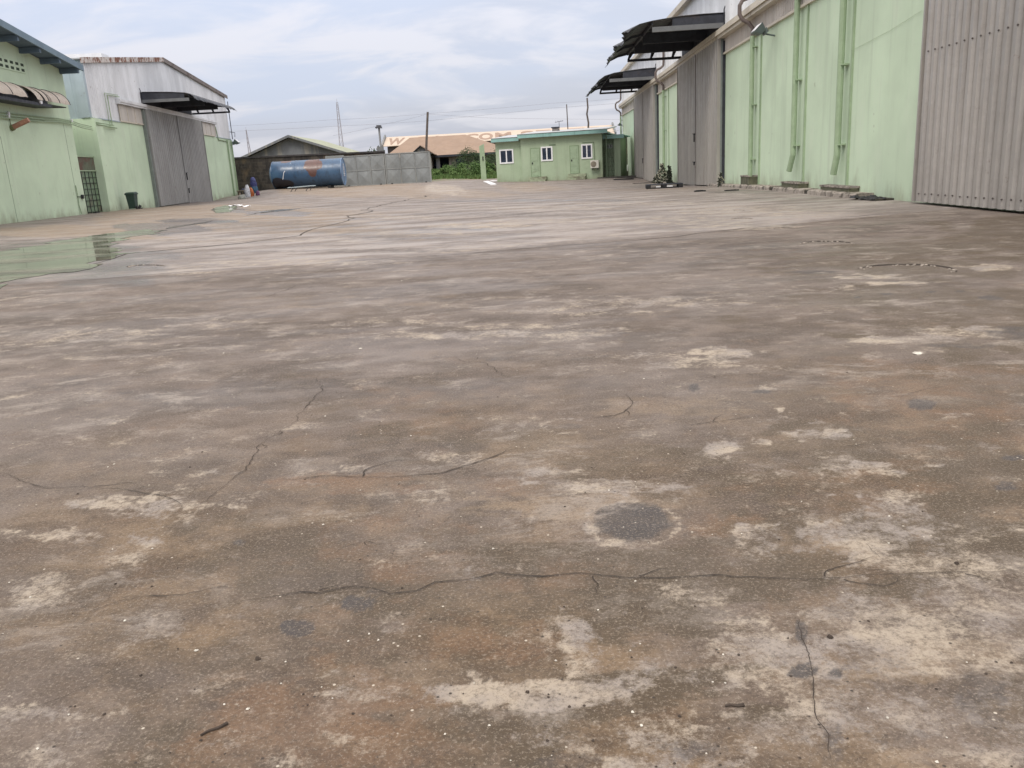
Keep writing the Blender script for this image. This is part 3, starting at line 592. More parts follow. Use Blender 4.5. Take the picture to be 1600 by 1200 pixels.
# cantilever canopies over the doors
def canopy(F, root, s0, s1, prof, beam_z, reach, ragged=.07, seed=1, mat=m_under, near_plate=2.2, near_low=True, back=True, droop=.3):
    c = bpy.data.objects.new('door_canopy', None); COL.objects.link(c); c.parent = root
    c.location = [float(a-b) for a, b in zip(F.w((s0+s1)/2, 0, prof[0][1]), parent_world(root))]
    rnd = random.Random(seed); n = 46; rows = []; off = 0
    for k in range(n+1):
        s = s0+(s1-s0)*k/n; off = off*.6+rnd.uniform(-1, 1)*ragged; row = []
        for j, (a, b) in enumerate(prof):
            e = max(0, (j-(len(prof)-3))/2.0)
            row.append(F.w(s+rnd.uniform(-.03, .03)*e, a+off*e*1.3+.18*e*(k/n)**2, b+(.03 if k % 2 else 0)+off*e*.7-droop*e*(k/n)**2))
        rows.append(row)
    m = MB(); m.sheet(rows, (0, 0, .018)); m.build('canopy_sheet', mat, c)
    zt = lambda a: float(np.interp(a, [p[0] for p in prof], [p[1] for p in prof]))
    # near end box beam and plate
    m = MB(); m.fbox(F, s0+.02, s0+.14, 0, reach, beam_z, beam_z+.20); m.build('end_beam', m_canbeam, c)
    m = MB(); m.prism([F.w(s0+.05, 0, beam_z+.2), F.w(s0+.05, near_plate, beam_z+.2), F.w(s0+.05, near_plate, zt(near_plate)-.02), F.w(s0+.05, 0, zt(0)-.02)], [F.w(s0+.09, 0, beam_z+.2), F.w(s0+.09, near_plate, beam_z+.2), F.w(s0+.09, near_plate, zt(near_plate)-.02), F.w(s0+.09, 0, zt(0)-.02)]); m.build('end_plate', m_dark, c)
    nf = 3
    for q in range(1, nf+1):
        s = s0+(s1-s0)*q/nf-.15
        m = MB(); m.fbox(F, s, s+.1, .15, reach, beam_z-.04, beam_z+.09)
        if q < nf: m.prism([F.w(s+.02, .1, beam_z+.09), F.w(s+.02, reach, beam_z+.09), F.w(s+.02, reach, zt(reach)-.02), F.w(s+.02, .1, zt(.1)-.02)], [F.w(s+.06, .1, beam_z+.09), F.w(s+.06, reach, beam_z+.09), F.w(s+.06, reach, zt(reach)-.02), F.w(s+.06, .1, zt(.1)-.02)])
        for a in (reach-.07, reach*.58, reach*.2):
            m.prism([F.w(s+.01, a-.05, beam_z+.09), F.w(s+.01, a+.07, beam_z+.09), F.w(s+.01, a-.05, zt(a)-.01), F.w(s+.01, max(0, a-.30), zt(a)-.01)], [F.w(s+.09, a-.05, beam_z+.09), F.w(s+.09, a+.07, beam_z+.09), F.w(s+.09, a-.05, zt(a)-.01), F.w(s+.09, max(0, a-.30), zt(a)-.01)])
        for j in range(len(prof)-2):
            a0, a1 = prof[j][0], prof[j+1][0]
            m.hexa([F.w(s,a0,zt(a0)-.12),F.w(s+.08,a0,zt(a0)-.12),F.w(s+.08,a1,zt(a1)-.12),F.w(s,a1,zt(a1)-.12),F.w(s,a0,zt(a0)-.005),F.w(s+.08,a0,zt(a0)-.005),F.w(s+.08,a1,zt(a1)-.005),F.w(s,a1,zt(a1)-.005)])
        m.build('truss', m_dark, c)
    for a in (.9, 2.0, reach-.05):
        m = MB(); m.fbox(F, s0+.1, s1-.1, a, a+.07, zt(a)-.15, zt(a)-.03); m.build('purlin', m_dark, c)
    if back:
        m = MB(); m.fbox(F, s0+.15, s1-.1, .04, .12, beam_z-.06, zt(0)-.05); m.build('back_plate', m_dark, c)
    m = MB(); m.tube([F.w(s0-.02, .03, zt(0)-.5), F.w(s0-.02, .05, zt(0)+.12), F.w(s0-.02, -.0, zt(0)+.26)], .025, 6); m.build('bracket', m_dark, c)
    return c
canopy(RW, wh, 37.83, 48.0, [(0,7.02),(.9,7.02),(1.8,7.0),(3.03,6.88),(3.57,6.78),(3.95,6.62),(4.12,6.50)], 6.44, 3.05, seed=4)
canopy(RW, wh, 58.81, 68.2, [(0,7.12),(.9,7.1),(1.8,7.04),(2.77,6.95),(3.41,6.79),(3.8,6.54),(3.97,6.36)], 6.40, 3.1, seed=9, droop=.12)
m = MB(); m.tube([RW.w(18.9, .02, 3.9), RW.w(20.5, .015, 3.75), RW.w(22.9, .015, 3.62)], .003, 4); m.build('wall_wire', m_greenp, wh)
# kerb and catch pits along the foot of the wall
kr = empty('drain_kerb', RW.w(30, .6, 0), 'broken low concrete kerb along the foot of the right green wall', 'kerb')
def rough_kerb(F, s0, s1, n0, n1, h, name, root, seed, mat=m_conc):
    rnd = random.Random(seed); rows = []; k = max(3, int((s1-s0)/.22))
    for i in range(k+1):
        s = s0+(s1-s0)*i/k; z = gzf(*F.w(s, n1, 0)[:2]); a = rnd.uniform(-.015, .015); b = rnd.uniform(-.03, .012)
        rows.append([F.w(s, n0, z-.2), F.w(s, n0, z+h+b*.4), F.w(s, n1-.03+a, z+h+b), F.w(s, n1+a, z+h-.03+b), F.w(s, n1+.02+a, z-.1)])
    m = MB(); m.sheet(rows); m.face(rows[0]); m.face(rows[-1][::-1]); return m.build(name, mat, root)
for k, (a, b) in enumerate(((20.95, 24.75), (25.1, 28.45), (28.75, 33.0), (33.1, 39.2), (51.2, 57.7), (73, 81.5))):
    rough_kerb(RW, a, b, .0, .42, .13 if k < 3 else .10, 'kerb_length', kr, k)
m = MB()
for a, b in ((24.76, 25.09), (28.46, 28.74)): m.fbox(RW, a, b, .02, .40, -.2, .10)
m.fbox(RW, 19.75, 20.94, .0, .42, -.2, .045); m.build('gutter_mouth', m_pit, kr)
for (a, b, n1, z1, lab) in ((31.9, 33.2, .34, .44, 'mossy concrete catch pit under the swan-necked downpipe on the right wall'), (26.0, 27.8, .30, .30, 'low dark catch pit below the middle downpipe of the right wall'), (21.9, 24.1, .26, .27, 'long low catch pit below the downpipe nearest the big corrugated door')):
    m = MB(); m.fbox(RW, a, b, .005, n1, .0, z1-.05); t_ = empty('catch_pit', RW.w((a+b)/2, n1/2, 0), lab, 'drain pit', 'catch pits under the downpipes')
    m.build('pit_body', mk('mossy_block', (.12, .12, .08), .95, .3, 4) if 'mossy_block' not in bpy.data.materials else bpy.data.materials['mossy_block'], t_)
    m = MB(); m.fbox(RW, a-.04, b+.04, .005, .06, z1-.05, z1); m.fbox(RW, a-.04, b+.04, n1-.04, n1+.02, z1-.05, z1-.003); m.fbox(RW, b-.04, b+.06, .062, n1-.042, z1-.05, z1-.002); m.build('pit_rim', m_conc, t_)
t_ = empty('dirt_heap', RW.w(20.2, .5, 0), 'black sodden rubbish at the near end of the drain kerb', 'rubbish'); m = MB(); rnd = random.Random(5)
for k in range(26):
    p = RW.w(rnd.uniform(19.7, 20.9), rnd.uniform(.1, .55), 0); rock(m, p[0], p[1], .03, rnd.uniform(.05, .12), .5, rnd)
m.build('soil', m_blk, t_)
# ================================================================== far left warehouse with the blue-grey verge
A0 = LW.w(44, 0, 0)
lw = empty('warehouse', A0, 'pale green gabled warehouse with blue-grey roof verge at the left edge', 'warehouse')
zw = lambda s: 7.67+.113*(49.6-s) if s > 30 else 7.67+.113*(49.6-30)-.113*(30-s)
m = MB(); poly = [(12, -1), (49.6, -1), (49.6, zw(49.6)), (30, zw(30)), (12, zw(12))]
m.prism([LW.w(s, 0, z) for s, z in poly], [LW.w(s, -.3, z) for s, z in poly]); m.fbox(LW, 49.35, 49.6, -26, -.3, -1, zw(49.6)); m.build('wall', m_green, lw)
m = MB()
for a, b in ((30, 49.85), (30, 11.5)):
    p = [(a, zw(a)+.03), (b, zw(b)+.03), (b, zw(b)+.24), (a, zw(a)+.24)]
    m.prism([LW.w(s, .98, z) for s, z in p], [LW.w(s, -26, z) for s, z in p])
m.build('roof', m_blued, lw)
m = MB()
for a, b in ((30, 49.9), (30, 11.5)):
    p = [(a, zw(a)-.03), (b, zw(b)-.03), (b, zw(b)+.28), (a, zw(a)+.28)]
    m.prism([LW.w(s, .985, z) for s, z in p], [LW.w(s, 1.06, z) for s, z in p])
m.build('verge_board', m_blue, lw)
for s in (49.35, 47.2, 45.1, 43.0, 40.9, 38.8):
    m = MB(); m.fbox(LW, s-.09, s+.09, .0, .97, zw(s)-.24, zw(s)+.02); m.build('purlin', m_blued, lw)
vb = MB(); vb.fbox(LW, 39.0, 45.25, .0, .035, 7.02, 7.56); vb = vb.build('vent_block', m_green, lw)
m_vent = mk('vent_shadow', (.04, .06, .04), .9); s = 39.12
while s < 45.1:
    for z in (7.09, 7.34): m = MB(); m.fbox(LW, s, s+.30, .03, .04, z, z+.13); m.build('vent_hole', m_vent, vb)
    s += .52
m = MB()
for s, z0, z1 in ((41.55, 0, 3.9), (48.55, 0.0, 4.85)): m.fbox(LW, s-.012, s+.012, .0, .004, z0, z1)
m.fbox(LW, 41.55, 48.55, 0, .003, 4.86, 4.875); m.build('panel_joint', m_groove, lw)
m = MB(); m.fbox(LW, 48.6, 49.2, .0, .05, .97, 1.0); m.fbox(LW, 49.1, 49.3, .0, .1, .86, 1.08); m.build('latch', m_blk, lw)
m = MB(); m.tube([LW.w(48.62, .03, 1.6), LW.w(48.66, .03, .9), LW.w(48.6, .03, .5), LW.w(48.7, .05, .05)], .02, 6); m.build('conduit', m_greenp, lw)
# awning of bent sheets
aw = bpy.data.objects.new('awning', None); COL.objects.link(aw); aw.parent = lw; aw.location = [float(a-b) for a, b in zip(LW.w(43, 0, 6), A0)]
def arc(s, n=9, R_=.95, zt=6.36, h=.78): return [LW.w(s, R_*math.sin(a), zt-h*(1-math.cos(a))) for a in np.linspace(0, math.pi/2*.93, n)]
for k, (a, b, sk) in enumerate(((36.2, 38.1, 0), (38.0, 39.8, 0), (39.7, 41.6, 0), (41.5, 42.9, 0), (43.55, 44.15, .35), (44.35, 45.1, .4), (45.05, 46.35, .1), (46.3, 47.55, 0))):
    m = MB(); m.sheet([arc(a+(b-a)*t, zt=6.36+.02*math.sin(t*9)) for t in np.linspace(0, 1, 7)], (0, 0, .015))
    if sk: 
        m = MB(); m.sheet([[tuple(np.array(p)+LW.d*sk*(j/8)) for j, p in enumerate(arc(a+(b-a)*t))] for t in np.linspace(0, 1, 5)], (0, 0, .015))
    m.build('awning_sheet', m_awn, aw)
for s in (36.2, 38.0, 39.7, 41.5, 42.95, 45.08, 46.33, 47.55): m = MB(); m.tube([tuple(np.array(q)+np.array([0, 0, .02])) for q in arc(s)], .028, 6); m.build('awning_rib', m_dark, aw)
m = MB(); m.fbox(LW, 36.2, 45.6, .02, .84, 5.42, 5.56); m.prism([LW.w(45.6, .02, 5.42), LW.w(45.6, .84, 5.56), LW.w(45.6, .02, 5.56)], [LW.w(47.3, .8, 5.52), LW.w(47.3, .84, 5.56), LW.w(47.3, .8, 5.56)]); m.fbox(LW, 36.2, 47.0, .02, .06, 5.56, 6.2); m.build('awning_frame', m_dark, aw)
m = MB(); m.tube([LW.w(44.35, .84, 5.62), LW.w(44.35, .90, 5.62)], .13, 14); m.build('round_lamp', m_white, aw)
# cable conduits and sleeve on its wall
m = MB()
for k, (dz, r) in enumerate(((0, .028), (-.12, .022), (-.24, .03))):
    P = []
    for q in ((-40, 172), (0, 175.5), (14, 177), (48, 181), (90, 185), (112, 189), (124, 193.5), (143, 198)):
        s, z = LW.pix(q[0], q[1], .07); P.append(LW.w(s, .07+.02*k, z+dz*(1 if q[0] < 60 else .8)))
    m.tube(P, r, 6)
m.build('conduit', m_greenp, lw)
m = MB()
for q in ((13.5, 177), (13.5, 181), (112, 188)):
    s, z = LW.pix(*q, .1); m = MB(); m.fbox(LW, s-.05, s+.05, .0, .14, z-.08, z+.06); m.build('junction_box', m_white, lw)
s, z = LW.pix(17, 200); m = MB(); m.tube([LW.w(s, .02, z), LW.w(s+.05, .85, z+.33)], .115, 12); m.build('sleeve_pipe', m_clay, lw)
m = MB(); m.tube([LW.w(s, .0, z-.01), LW.w(s, .14, z+.03)], .14, 12); m.tube([LW.w(s-.05, .05, z), LW.w(s-.1, .06, z+.75)], .02, 6); m.build('sleeve_collar', mk('olive_collar', (.14, .15, .07), .7, .2), lw)
# ================================================================== passage gate between the two
pg = empty('passage_gate', LW.w(51, -.2, 0), 'dark green barred gate in the gap between the two left warehouses', 'gate')
m = MB(); m.fbox(LW, 49.64, 52.3, -.26, -.22, 0.03, 2.35); m.build('gate_sheet', m_greend, pg)
m = MB()
for s in np.linspace(49.68, 52.24, 6): m.fbox(LW, s-.010, s+.010, -.22, -.19, .03, 2.38)
for z in np.linspace(.08, 2.34, 8): m.fbox(LW, 49.66, 52.28, -.219, -.18, z-.010, z+.010)
m.build('gate_bars', m_blk, pg)
m = corr(LW, 49.64, 52.3, 2.42, 3.15, .12, .03, -.2); m.build('gate_infill', mk('rusty_green_infill', (.15, .17, .12), .7, .2, 3, dirt=(.16, .10, .08), dirt_amt=(.45, .6)), pg)
m = MB(); m.fbox(LW, 49.62, 52.32, -.27, -.14, 3.15, 3.22); m.fbox(LW, 49.62, 52.32, -.27, -.14, 2.36, 2.42); m.build('lintel', m_greenp, pg)
m = MB(); m.fbox(LW, 50.6, 51.1, -.1, .1, 0, .05); tag(m.build('timber_offcut', m_blk), 'small dark plank on the ground before the passage gate', 'plank')
# ================================================================== second left warehouse
B0 = LW.w(69, 0, 0)
w2 = empty('warehouse', B0, 'green and white corrugated warehouse with grey sliding door, middle left', 'warehouse')
rz = lambda s: float(np.interp(s, [52.3, 67.7, 86.2], [8.55, 10.5, 9.38]))
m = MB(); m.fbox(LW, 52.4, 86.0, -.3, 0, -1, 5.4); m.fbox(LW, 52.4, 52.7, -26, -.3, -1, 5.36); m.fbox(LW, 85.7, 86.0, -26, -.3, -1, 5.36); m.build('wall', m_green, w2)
m = MB(); p = [(52.5, 5.41), (85.95, 5.41), (85.95, rz(85.95)-.06), (67.7, rz(67.7)-.06), (52.5, rz(52.5)-.06)]
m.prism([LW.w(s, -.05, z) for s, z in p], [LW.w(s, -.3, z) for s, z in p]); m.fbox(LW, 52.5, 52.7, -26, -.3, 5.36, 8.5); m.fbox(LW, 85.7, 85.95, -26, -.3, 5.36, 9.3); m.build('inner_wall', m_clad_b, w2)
m = corr(LW, 52.4, 86.0, 5.42, lambda s: rz(s)-.04, .26, .035, -.04); m.build('front_cladding', m_clad, w2)
# side cladding seen through the gap
SFn = Fr(0, 0, 0); 
class SideF:
    d = -LW.n; n = -LW.d; o = LW.o+LW.d*52.5
    def w(f, s, n, z): return tuple(f.o+f.d*s+f.n*n+np.array([0, 0, z]))
SDF = SideF()
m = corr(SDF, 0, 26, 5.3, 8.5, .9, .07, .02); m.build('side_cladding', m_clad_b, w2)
m = MB(); m.fbox(LW, 52.33, 52.39, -.5, .03, 5.40, 8.55); m.fbox(LW, 52.39, 52.6, .0, .035, 5.42, 8.5); m.build('corner_trim', m_clad_b, w2)
m = MB(); m.fbox(LW, 52.38, 53.5, .0, .22, -.5, 5.36); m.build('pilaster', m_green, w2)
for s in (53.53, 84.15): m = MB(); m.fbox(LW, s-.04, s+.04, .0, .14, -.3, 5.3); m.build('wall_batten', m_greenp, w2)
m = MB(); m.tube([LW.w(85.6, .12, 5.3), LW.w(85.6, .12, 0)], .07, 8); m.build('downpipe', m_greenp, w2)
m = MB()
for (a, b) in ((52.1, 67.7), (67.7, 86.4)):
    p = [(a, rz(a)), (b, rz(b)), (b, rz(b)+.08), (a, rz(a)+.08)]
    m.prism([LW.w(s, .1, z) for s, z in p], [LW.w(s, -26, z) for s, z in p])
m.build('roof', m_roof, w2)
m = MB(); p = [(52.1, rz(52.3)-.2), (67.7, rz(67.7)-.2), (67.7, rz(67.7)+.11), (52.1, rz(52.3)+.11)]; m.prism([LW.w(s, .105, z) for s, z in p], [LW.w(s, .15, z) for s, z in p]); m.build('verge_trim', m_rustw, w2)
m = MB(); p = [(67.7, rz(67.7)-.2), (86.4, rz(86.2)-.2), (86.4, rz(86.2)+.11), (67.7, rz(67.7)+.11)]; m.prism([LW.w(s, .105, z) for s, z in p], [LW.w(s, .15, z) for s, z in p]); m.build('verge_trim', mk('brown_verge', (.20, .17, .155), .6, .2, 4, dirt=(.09, .06, .05), dirt_amt=(.5, .65)), w2)
m = MB(); m.fbox(LW, 66.9, 68.4, -16, -4, 10.56, 11.0); m.build('ridge_vent', m_clad, w2)
m = MB(); m.fbox(LW, 56.9, 80.6, .0, .30, 6.62, 6.80); m.fbox(LW, 56.9, 80.6, .0, .24, 6.5, 6.62); m.build('door_track', m_clad, w2)
for a, b in ((57.1, 61.4), (75.5, 80.4)): m = MB(); m.fbox(LW, a, b, .0, .05, 5.5, 6.45); m.build('weathered_panel', m_strip, w2)
m = MB()
for s in (57.1, 58.5, 59.9, 61.3, 75.6, 77.2, 78.8, 80.35): m = MB(); m.fbox(LW, s-.03, s+.03, .05, .07, 5.5, 6.45); m.build('panel_batten', m_cream, w2)
for s in (57.0, 75.4): m = MB(); m.fbox(LW, s, s+4.6, .0, .09, 5.42, 5.5); m.build('panel_sill', m_cream, w2)
m = MB(); m.fbox(LW, 53.6, 57.0, 0, .05, 5.38, 5.44); m.fbox(LW, 80.5, 86, 0, .05, 5.38, 5.44); m.build('flashing', m_clad_b, w2)
sliding_door(LW, w2, 61.5, 75.3, 6.5, m_door_l, .42, .045, .2, latches=((68.6, 2.2, .5), (68.6, 1.0, .3)))
m = MB(); m.fbox(LW, 61.2, 61.48, 0, .2, -.5, 6.45); m.build('door_jamb', bpy.data.materials['grey_green_jamb'], w2)
canopy(LW, w2, 61.72, 73.4, [(0,7.62),(1.0,7.58),(2.0,7.53),(2.95,7.44),(3.3,7.34),(3.5,7.2),(3.6,7.02)], 6.92, 3.2, ragged=.03, droop=.05, seed=12, near_plate=2.9)
floodlight(LW, w2, 85.7, .45, 5.15, 1.3)
m = MB(); P = [LW.w(s, .08, z) for s, z in ((55.4, 5.1), (55.4, 6.9), (57.4, 6.95))]; m.tube(P, .03, 6); P = [LW.w(s, .08, z) for s, z in ((55.0, 5.0), (55.0, 6.98), (57.2, 7.04))]; m.tube(P, .02, 6)
m.tube([LW.w(52.5, .26, 5.02), LW.w(56.0, .1, 4.98)], .045, 6); m.tube([LW.w(52.5, .26, 5.12), LW.w(55.6, .1, 5.12)], .03, 6); m.tube([LW.w(80.5, .06, 6.3), LW.w(81.0, .06, 5.2), LW.w(84.5, .06, 5.15)], .05, 6); m.build('conduit', m_greenp, w2)
m = MB(); P = [LW.w(85.9, .2, z) for z in (8.9, 7.6, 6.2, 5.4)]; m.tube(P, .04, 6); m.tube([LW.w(85.9, .0, 6.1), LW.w(85.9, .5, 6.0), LW.w(85.9, .45, 5.6)], .03, 6); m.build('cable_drop', m_dark, w2)
# ================================================================== bin, bench, sacks by the left warehouse
def at_ground(px_, py_): return on_ground(px_, py_)
x, y, z = at_ground(209, 327)
bn = empty('wheelie_bin', (x, y, z), 'dark green plastic wheelie bin against the left green wall', 'bin')
m_bin = mk('bin_plastic', (.035, .065, .055), .45, .15, 4, bump=.03)
hw, tw, hh = .20, .27, .98
m = MB(); m.hexa([(x-hw,y-hw,z+.04),(x+hw,y-hw,z+.04),(x+hw,y+hw,z+.04),(x-hw,y+hw,z+.04),(x-tw,y-tw,z+hh),(x+tw,y-tw,z+hh),(x+tw,y+tw,z+hh),(x-tw,y+tw,z+hh)]); m.box(x-tw-.03, x+tw+.03, y-tw-.03, y+tw+.03, z+hh-.08, z+hh-.002); m.build('bin_body', m_bin, bn)
m = MB(); m.hexa([(x-tw-.02,y-tw-.04,z+hh),(x+tw+.02,y-tw-.04,z+hh),(x+tw+.02,y+tw+.04,z+hh),(x-tw-.02,y+tw+.04,z+hh),(x-tw+.05,y-tw+.05,z+hh+.06),(x+tw-.05,y-tw+.05,z+hh+.06),(x+tw-.05,y+tw-.02,z+hh+.08),(x-tw+.05,y+tw-.02,z+hh+.08)]); m.build('lid', m_bin, bn)
for k in (-1, 1): 
    m = MB(); m.tube([(x+.27, y+k*.2, z+.1), (x+.34, y+k*.2, z+.1)], .1, 12); m.build('wheel', m_blk, bn)
x, y, z = at_ground(219.5, 326); m = MB(); m.box(x-.12, x+.12, y-.1, y+.1, z, z+.06); m.tube([(x-.1, y, z+.05), (x-.03, y, z+.22), (x+.08, y, z+.14)], .05, 7)
tag(m.build('machine_part', m_blk), 'small dark lump of scrap beside the green bin', 'scrap')
x, y, z = at_ground(365, 311)
bh = empty('bench', (x, y, z), 'rough grey wooden bench at the far corner of the left warehouse', 'bench')
m_wood = mk('grey_wood', (.20, .17, .13), .9, .25, 5)
m = MB(); m.fbox(LW, 83.3, 86.6, .5, 1.1, z+.55, z+.63); m.build('bench_top', m_wood, bh)
for s in (83.5, 84.9, 86.3):
    for n in (.55, .95):
        m = MB(); m.fbox(LW, s, s+.12, n, n+.12, z-.15, z+.55); m.build('leg', m_wood, bh)
def sack(px_, py_, hw_, ht, col, label, name='sack', z0=0.0, seed=1):
    x, y, z = at_ground(px_, py_); rnd = random.Random(seed); m = MB(); rows = []; z += z0; y += .1
    for i in range(9):
        t = i/8; a = hw_*(math.sin(math.pi*min(.97, .20+t*.78))**.35*.95)*(1-.22*t**2); row = []
        for j in range(15):
            q = 2*math.pi*(j % 14)/14; e = 1+.22*(fbm(np.array([q*1.3+seed*3]), np.array([t*4+seed]), seed, 3)[0]-.5)*2+.05*math.sin(q*5+t*6)
            if j == 14: row.append(row[0]); continue
            row.append((x+math.cos(q)*a*e+.1*hw_*t*math.sin(seed), y+math.sin(q)*a*e*.8, z-.03+ht*t*(1+.04*math.sin(q*2))))
        rows.append(row)
    m.sheet(rows); m.face([r for r in rows[-1][:-1]])
    mt = mk('sack_%s' % seed, col, .6, .2, 8, dirt=tuple(c*.5 for c in col), dirt_amt=(.5, .65), dscale=5)
    return tag(m.build(name, mt, smooth=True), label, 'sack', 'sacks heaped at the block wall')
sack(381, 305, .34, .62, (.03, .035, .09), 'dark blue sack lying in shade left of the white one', seed=1)
sack(386.5, 306, .26, .95, (.62, .64, .68), 'upright white sack between the dark blue and orange ones', seed=2)
sack(392, 307.5, .30, .80, (.45, .13, .04), 'orange plastic sack in the middle of the heap', seed=3)
sack(399, 305, .36, .85, (.04, .10, .17), 'teal blue sack right of the orange one', seed=4)
sack(397.5, 302, .30, .75, (.06, .07, .20), 'blue and purple sack on top of the heap by the block wall', z0=.72, seed=5)
sack(378, 311, .34, .35, (.30, .31, .28), 'crumpled grey sack on the ground before the others', seed=6)
sack(402.5, 305.5, .2, .45, (.16, .07, .16), 'small purple sack at the right end of the heap', seed=7)
for (px_, py_, L_, w_, lab) in ((368, 323.5, .7, .25, 'crumpled white wrapper in the puddle before the left warehouse'), (384, 324.5, .5, .2, 'white plastic scrap beside the crumpled wrapper')):
    x, y, z = at_ground(px_, py_); m = MB(); rnd = random.Random(px_); m.sheet([[(x+L_*(i/5-.5), y+w_*(j/3-.5), z+.03+rnd.uniform(0, .09)) for j in range(4)] for i in range(6)], (0, 0, .01)); tag(m.build('wrapper', m_white), lab, 'wrapper')
# ================================================================== block wall behind the tank
g = G('sooty_blockwork')
bt = g.n.new('ShaderNodeTexBrick'); mp = g.n.new('ShaderNodeMapping'); mp.inputs['Rotation'].default_value = (rad(90), 0, 0); g.t.links.new(g.pos, mp.inputs[0]); g.t.links.new(mp.outputs[0], bt.inputs['Vector'])
bt.inputs['Scale'].default_value = 1.0; bt.inputs['Brick Width'].default_value = .6; bt.inputs['Row Height'].default_value = .32; bt.inputs['Mortar Size'].default_value = .025; bt.inputs['Color1'].default_value = (.10, .085, .07, 1); bt.inputs['Color2'].default_value = (.06, .054, .05, 1); bt.inputs['Mortar'].default_value = (.105, .095, .08, 1)
c = g.mix(g.rng(g.noise(1.2, 8, .7, stretch=(1, 1, .5)), .42, .62, 0, .85), bt.outputs[0], (.035, .032, .032)); c = g.mix(g.rng(g.noise(.7, 5), .55, .7, 0, .6), c, (.20, .145, .09))
g.bump(g.noise(12, 6), .4, .03); m_block = g.done(c, .95, 0, .2)
bwl = empty('block_wall', (-24, 88, 0), 'sooty concrete block wall with dark coping behind the blue tank', 'wall')
xa, za = BW.pix(352, 249); xb, zb_ = BW.pix(601, 238)
m = MB(); m.hexa([(xa,88,-.6),(xb,88,-.6),(xb,88.3,-.6),(xa,88.3,-.6),(xa,88,za),(xb,88,zb_),(xb,88.3,zb_),(xa,88.3,za)]); m.build('wall_body', m_block, bwl)
m = MB(); m.hexa([(xa,87.9,za),(xb,87.9,zb_),(xb,88.4,zb_),(xa,88.4,za),(xa,87.9,za+.16),(xb,87.9,zb_+.16),(xb,88.4,zb_+.16),(xa,88.4,za+.16)]); m.build('coping', mk('dark_coping', (.06, .055, .055), .9, .3, 3), bwl)
# ================================================================== blue tank
pc = TK.pix(478, 274); xl = TK.pix(424, 276)[0]; xr = TK.pix(533, 273)[0]; RT = 1.24; ty = 79.5+RT; tz = gzf((xl+xr)/2, ty)+RT+.12
tk = empty('storage_tank', ((xl+xr)/2, ty, tz-RT), 'big blue steel storage tank lying on its side with a rust patch', 'tank')
g = G('tank_blue'); c = g.mix(g.rng(g.noise(.8, 6), .35, .7), (.036, .085, .165), (.055, .115, .205)); c = g.mix(g.rng(g.noise(5, 8, .7, stretch=(1, 1, .3)), .5, .65, 0, .6), c, (.03, .045, .075))
xo = g.math('SUBTRACT', g.axis(0), xl); zo = g.math('SUBTRACT', g.axis(2), tz); nz = g.math('MULTIPLY', g.math('SUBTRACT', g.noise(1.1, 7, .65), .5), 1.1)
def ell(cx_, cz_, a, b):
    u = g.math('DIVIDE', g.math('SUBTRACT', xo, cx_), a); v = g.math('DIVIDE', g.math('SUBTRACT', zo, cz_), b)
    return g.rng(g.math('ADD', g.math('SQRT', g.math('ADD', g.math('MULTIPLY', u, u), g.math('MULTIPLY', v, v))), nz), 1.04, .98)
TL = xr-xl
for (cx_, cz_, a, b) in ((TL*.60, .75, .85, .62), (TL*.60, .25, .42, .55), (TL*.20, 1.22, .5, .14)): c = g.mix(ell(cx_, cz_, a, b), c, g.mix(g.rng(g.noise(4, 5), .3, .7), (.085, .040, .034), (.125, .060, .048)))
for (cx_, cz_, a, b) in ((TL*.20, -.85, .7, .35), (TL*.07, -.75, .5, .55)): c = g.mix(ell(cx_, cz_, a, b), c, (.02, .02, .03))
g.bump(g.noise(1.3, 3), .3, .05); m_tank = g.done(c, g.rng(g.noise(2, 5), .3, .7, .28, .45), .0, .6)
m = MB(); seg = 48; prof = [(xl-.42, 0), (xl-.40, .35), (xl-.30, .75), (xl-.12, 1.05), (xl, RT)]+[(xl+TL*k/6, RT) for k in range(1, 7)]
rows = [[(px_, ty+r*math.cos(2*math.pi*j/seg), tz+r*math.sin(2*math.pi*j/seg)) for j in range(seg+1)] for px_, r in prof]; m.sheet(rows); m.build('tank_shell', m_tank, tk, smooth=True)
m = MB(); rows = [[(xr+d, ty+r*math.cos(2*math.pi*j/seg), tz+r*math.sin(2*math.pi*j/seg)) for j in range(seg+1)] for d, r in ((-.02, RT+.03), (.05, RT+.03), (.05, RT-.05), (.0, RT-.08), (.03, .8), (.06, .4), (.07, 0))]; m.sheet(rows)
cap = m.build('end_cap', mk('tank_cap_blue', (.17, .27, .42), .5, .15, 2, dirt=(.10, .11, .2), dirt_amt=(.55, .7)), tk)
m = MB()
for f in (.0, .335, .67):
    rows = [[(xl+TL*f+d, ty+r*math.cos(2*math.pi*j/seg), tz+r*math.sin(2*math.pi*j/seg)) for j in range(seg+1)] for d, r in ((-.04, RT), (-.03, RT+.02), (.03, RT+.02), (.04, RT))]; m.sheet(rows)
m.build('weld_band', m_tank, tk)
m = MB(); rnd = random.Random(8)   # worn white stencil marks down the end cap, unreadable in the photograph
for k in range(7):
    z0 = tz+.62-.17*k; 
    for j in range(3): m.box(xr+.075, xr+.085, ty-.30+.22*j+rnd.uniform(-.03, .03), ty-.30+.22*j+rnd.uniform(.10, .19), z0, z0+rnd.uniform(.07, .15))
    m.build('stencil_mark', m_white, cap); m = MB()
m = MB(); m.tube([(xl+1.8, ty-.7, tz+RT*.82), (xl+1.2, ty-RT-.02, tz+.2), (xl+1.05, ty-RT-.05, tz-.4)], .03, 6); m.build('drain_hose', m_white, tk)
for k, q in enumerate((.2, .8)):
    x0 = xl+TL*q; m = MB(); m.box(x0-.15, x0+.15, ty-.7, ty+.7, tz-RT-.4, tz-RT+.08); m.build('cradle', m_blk, tk)
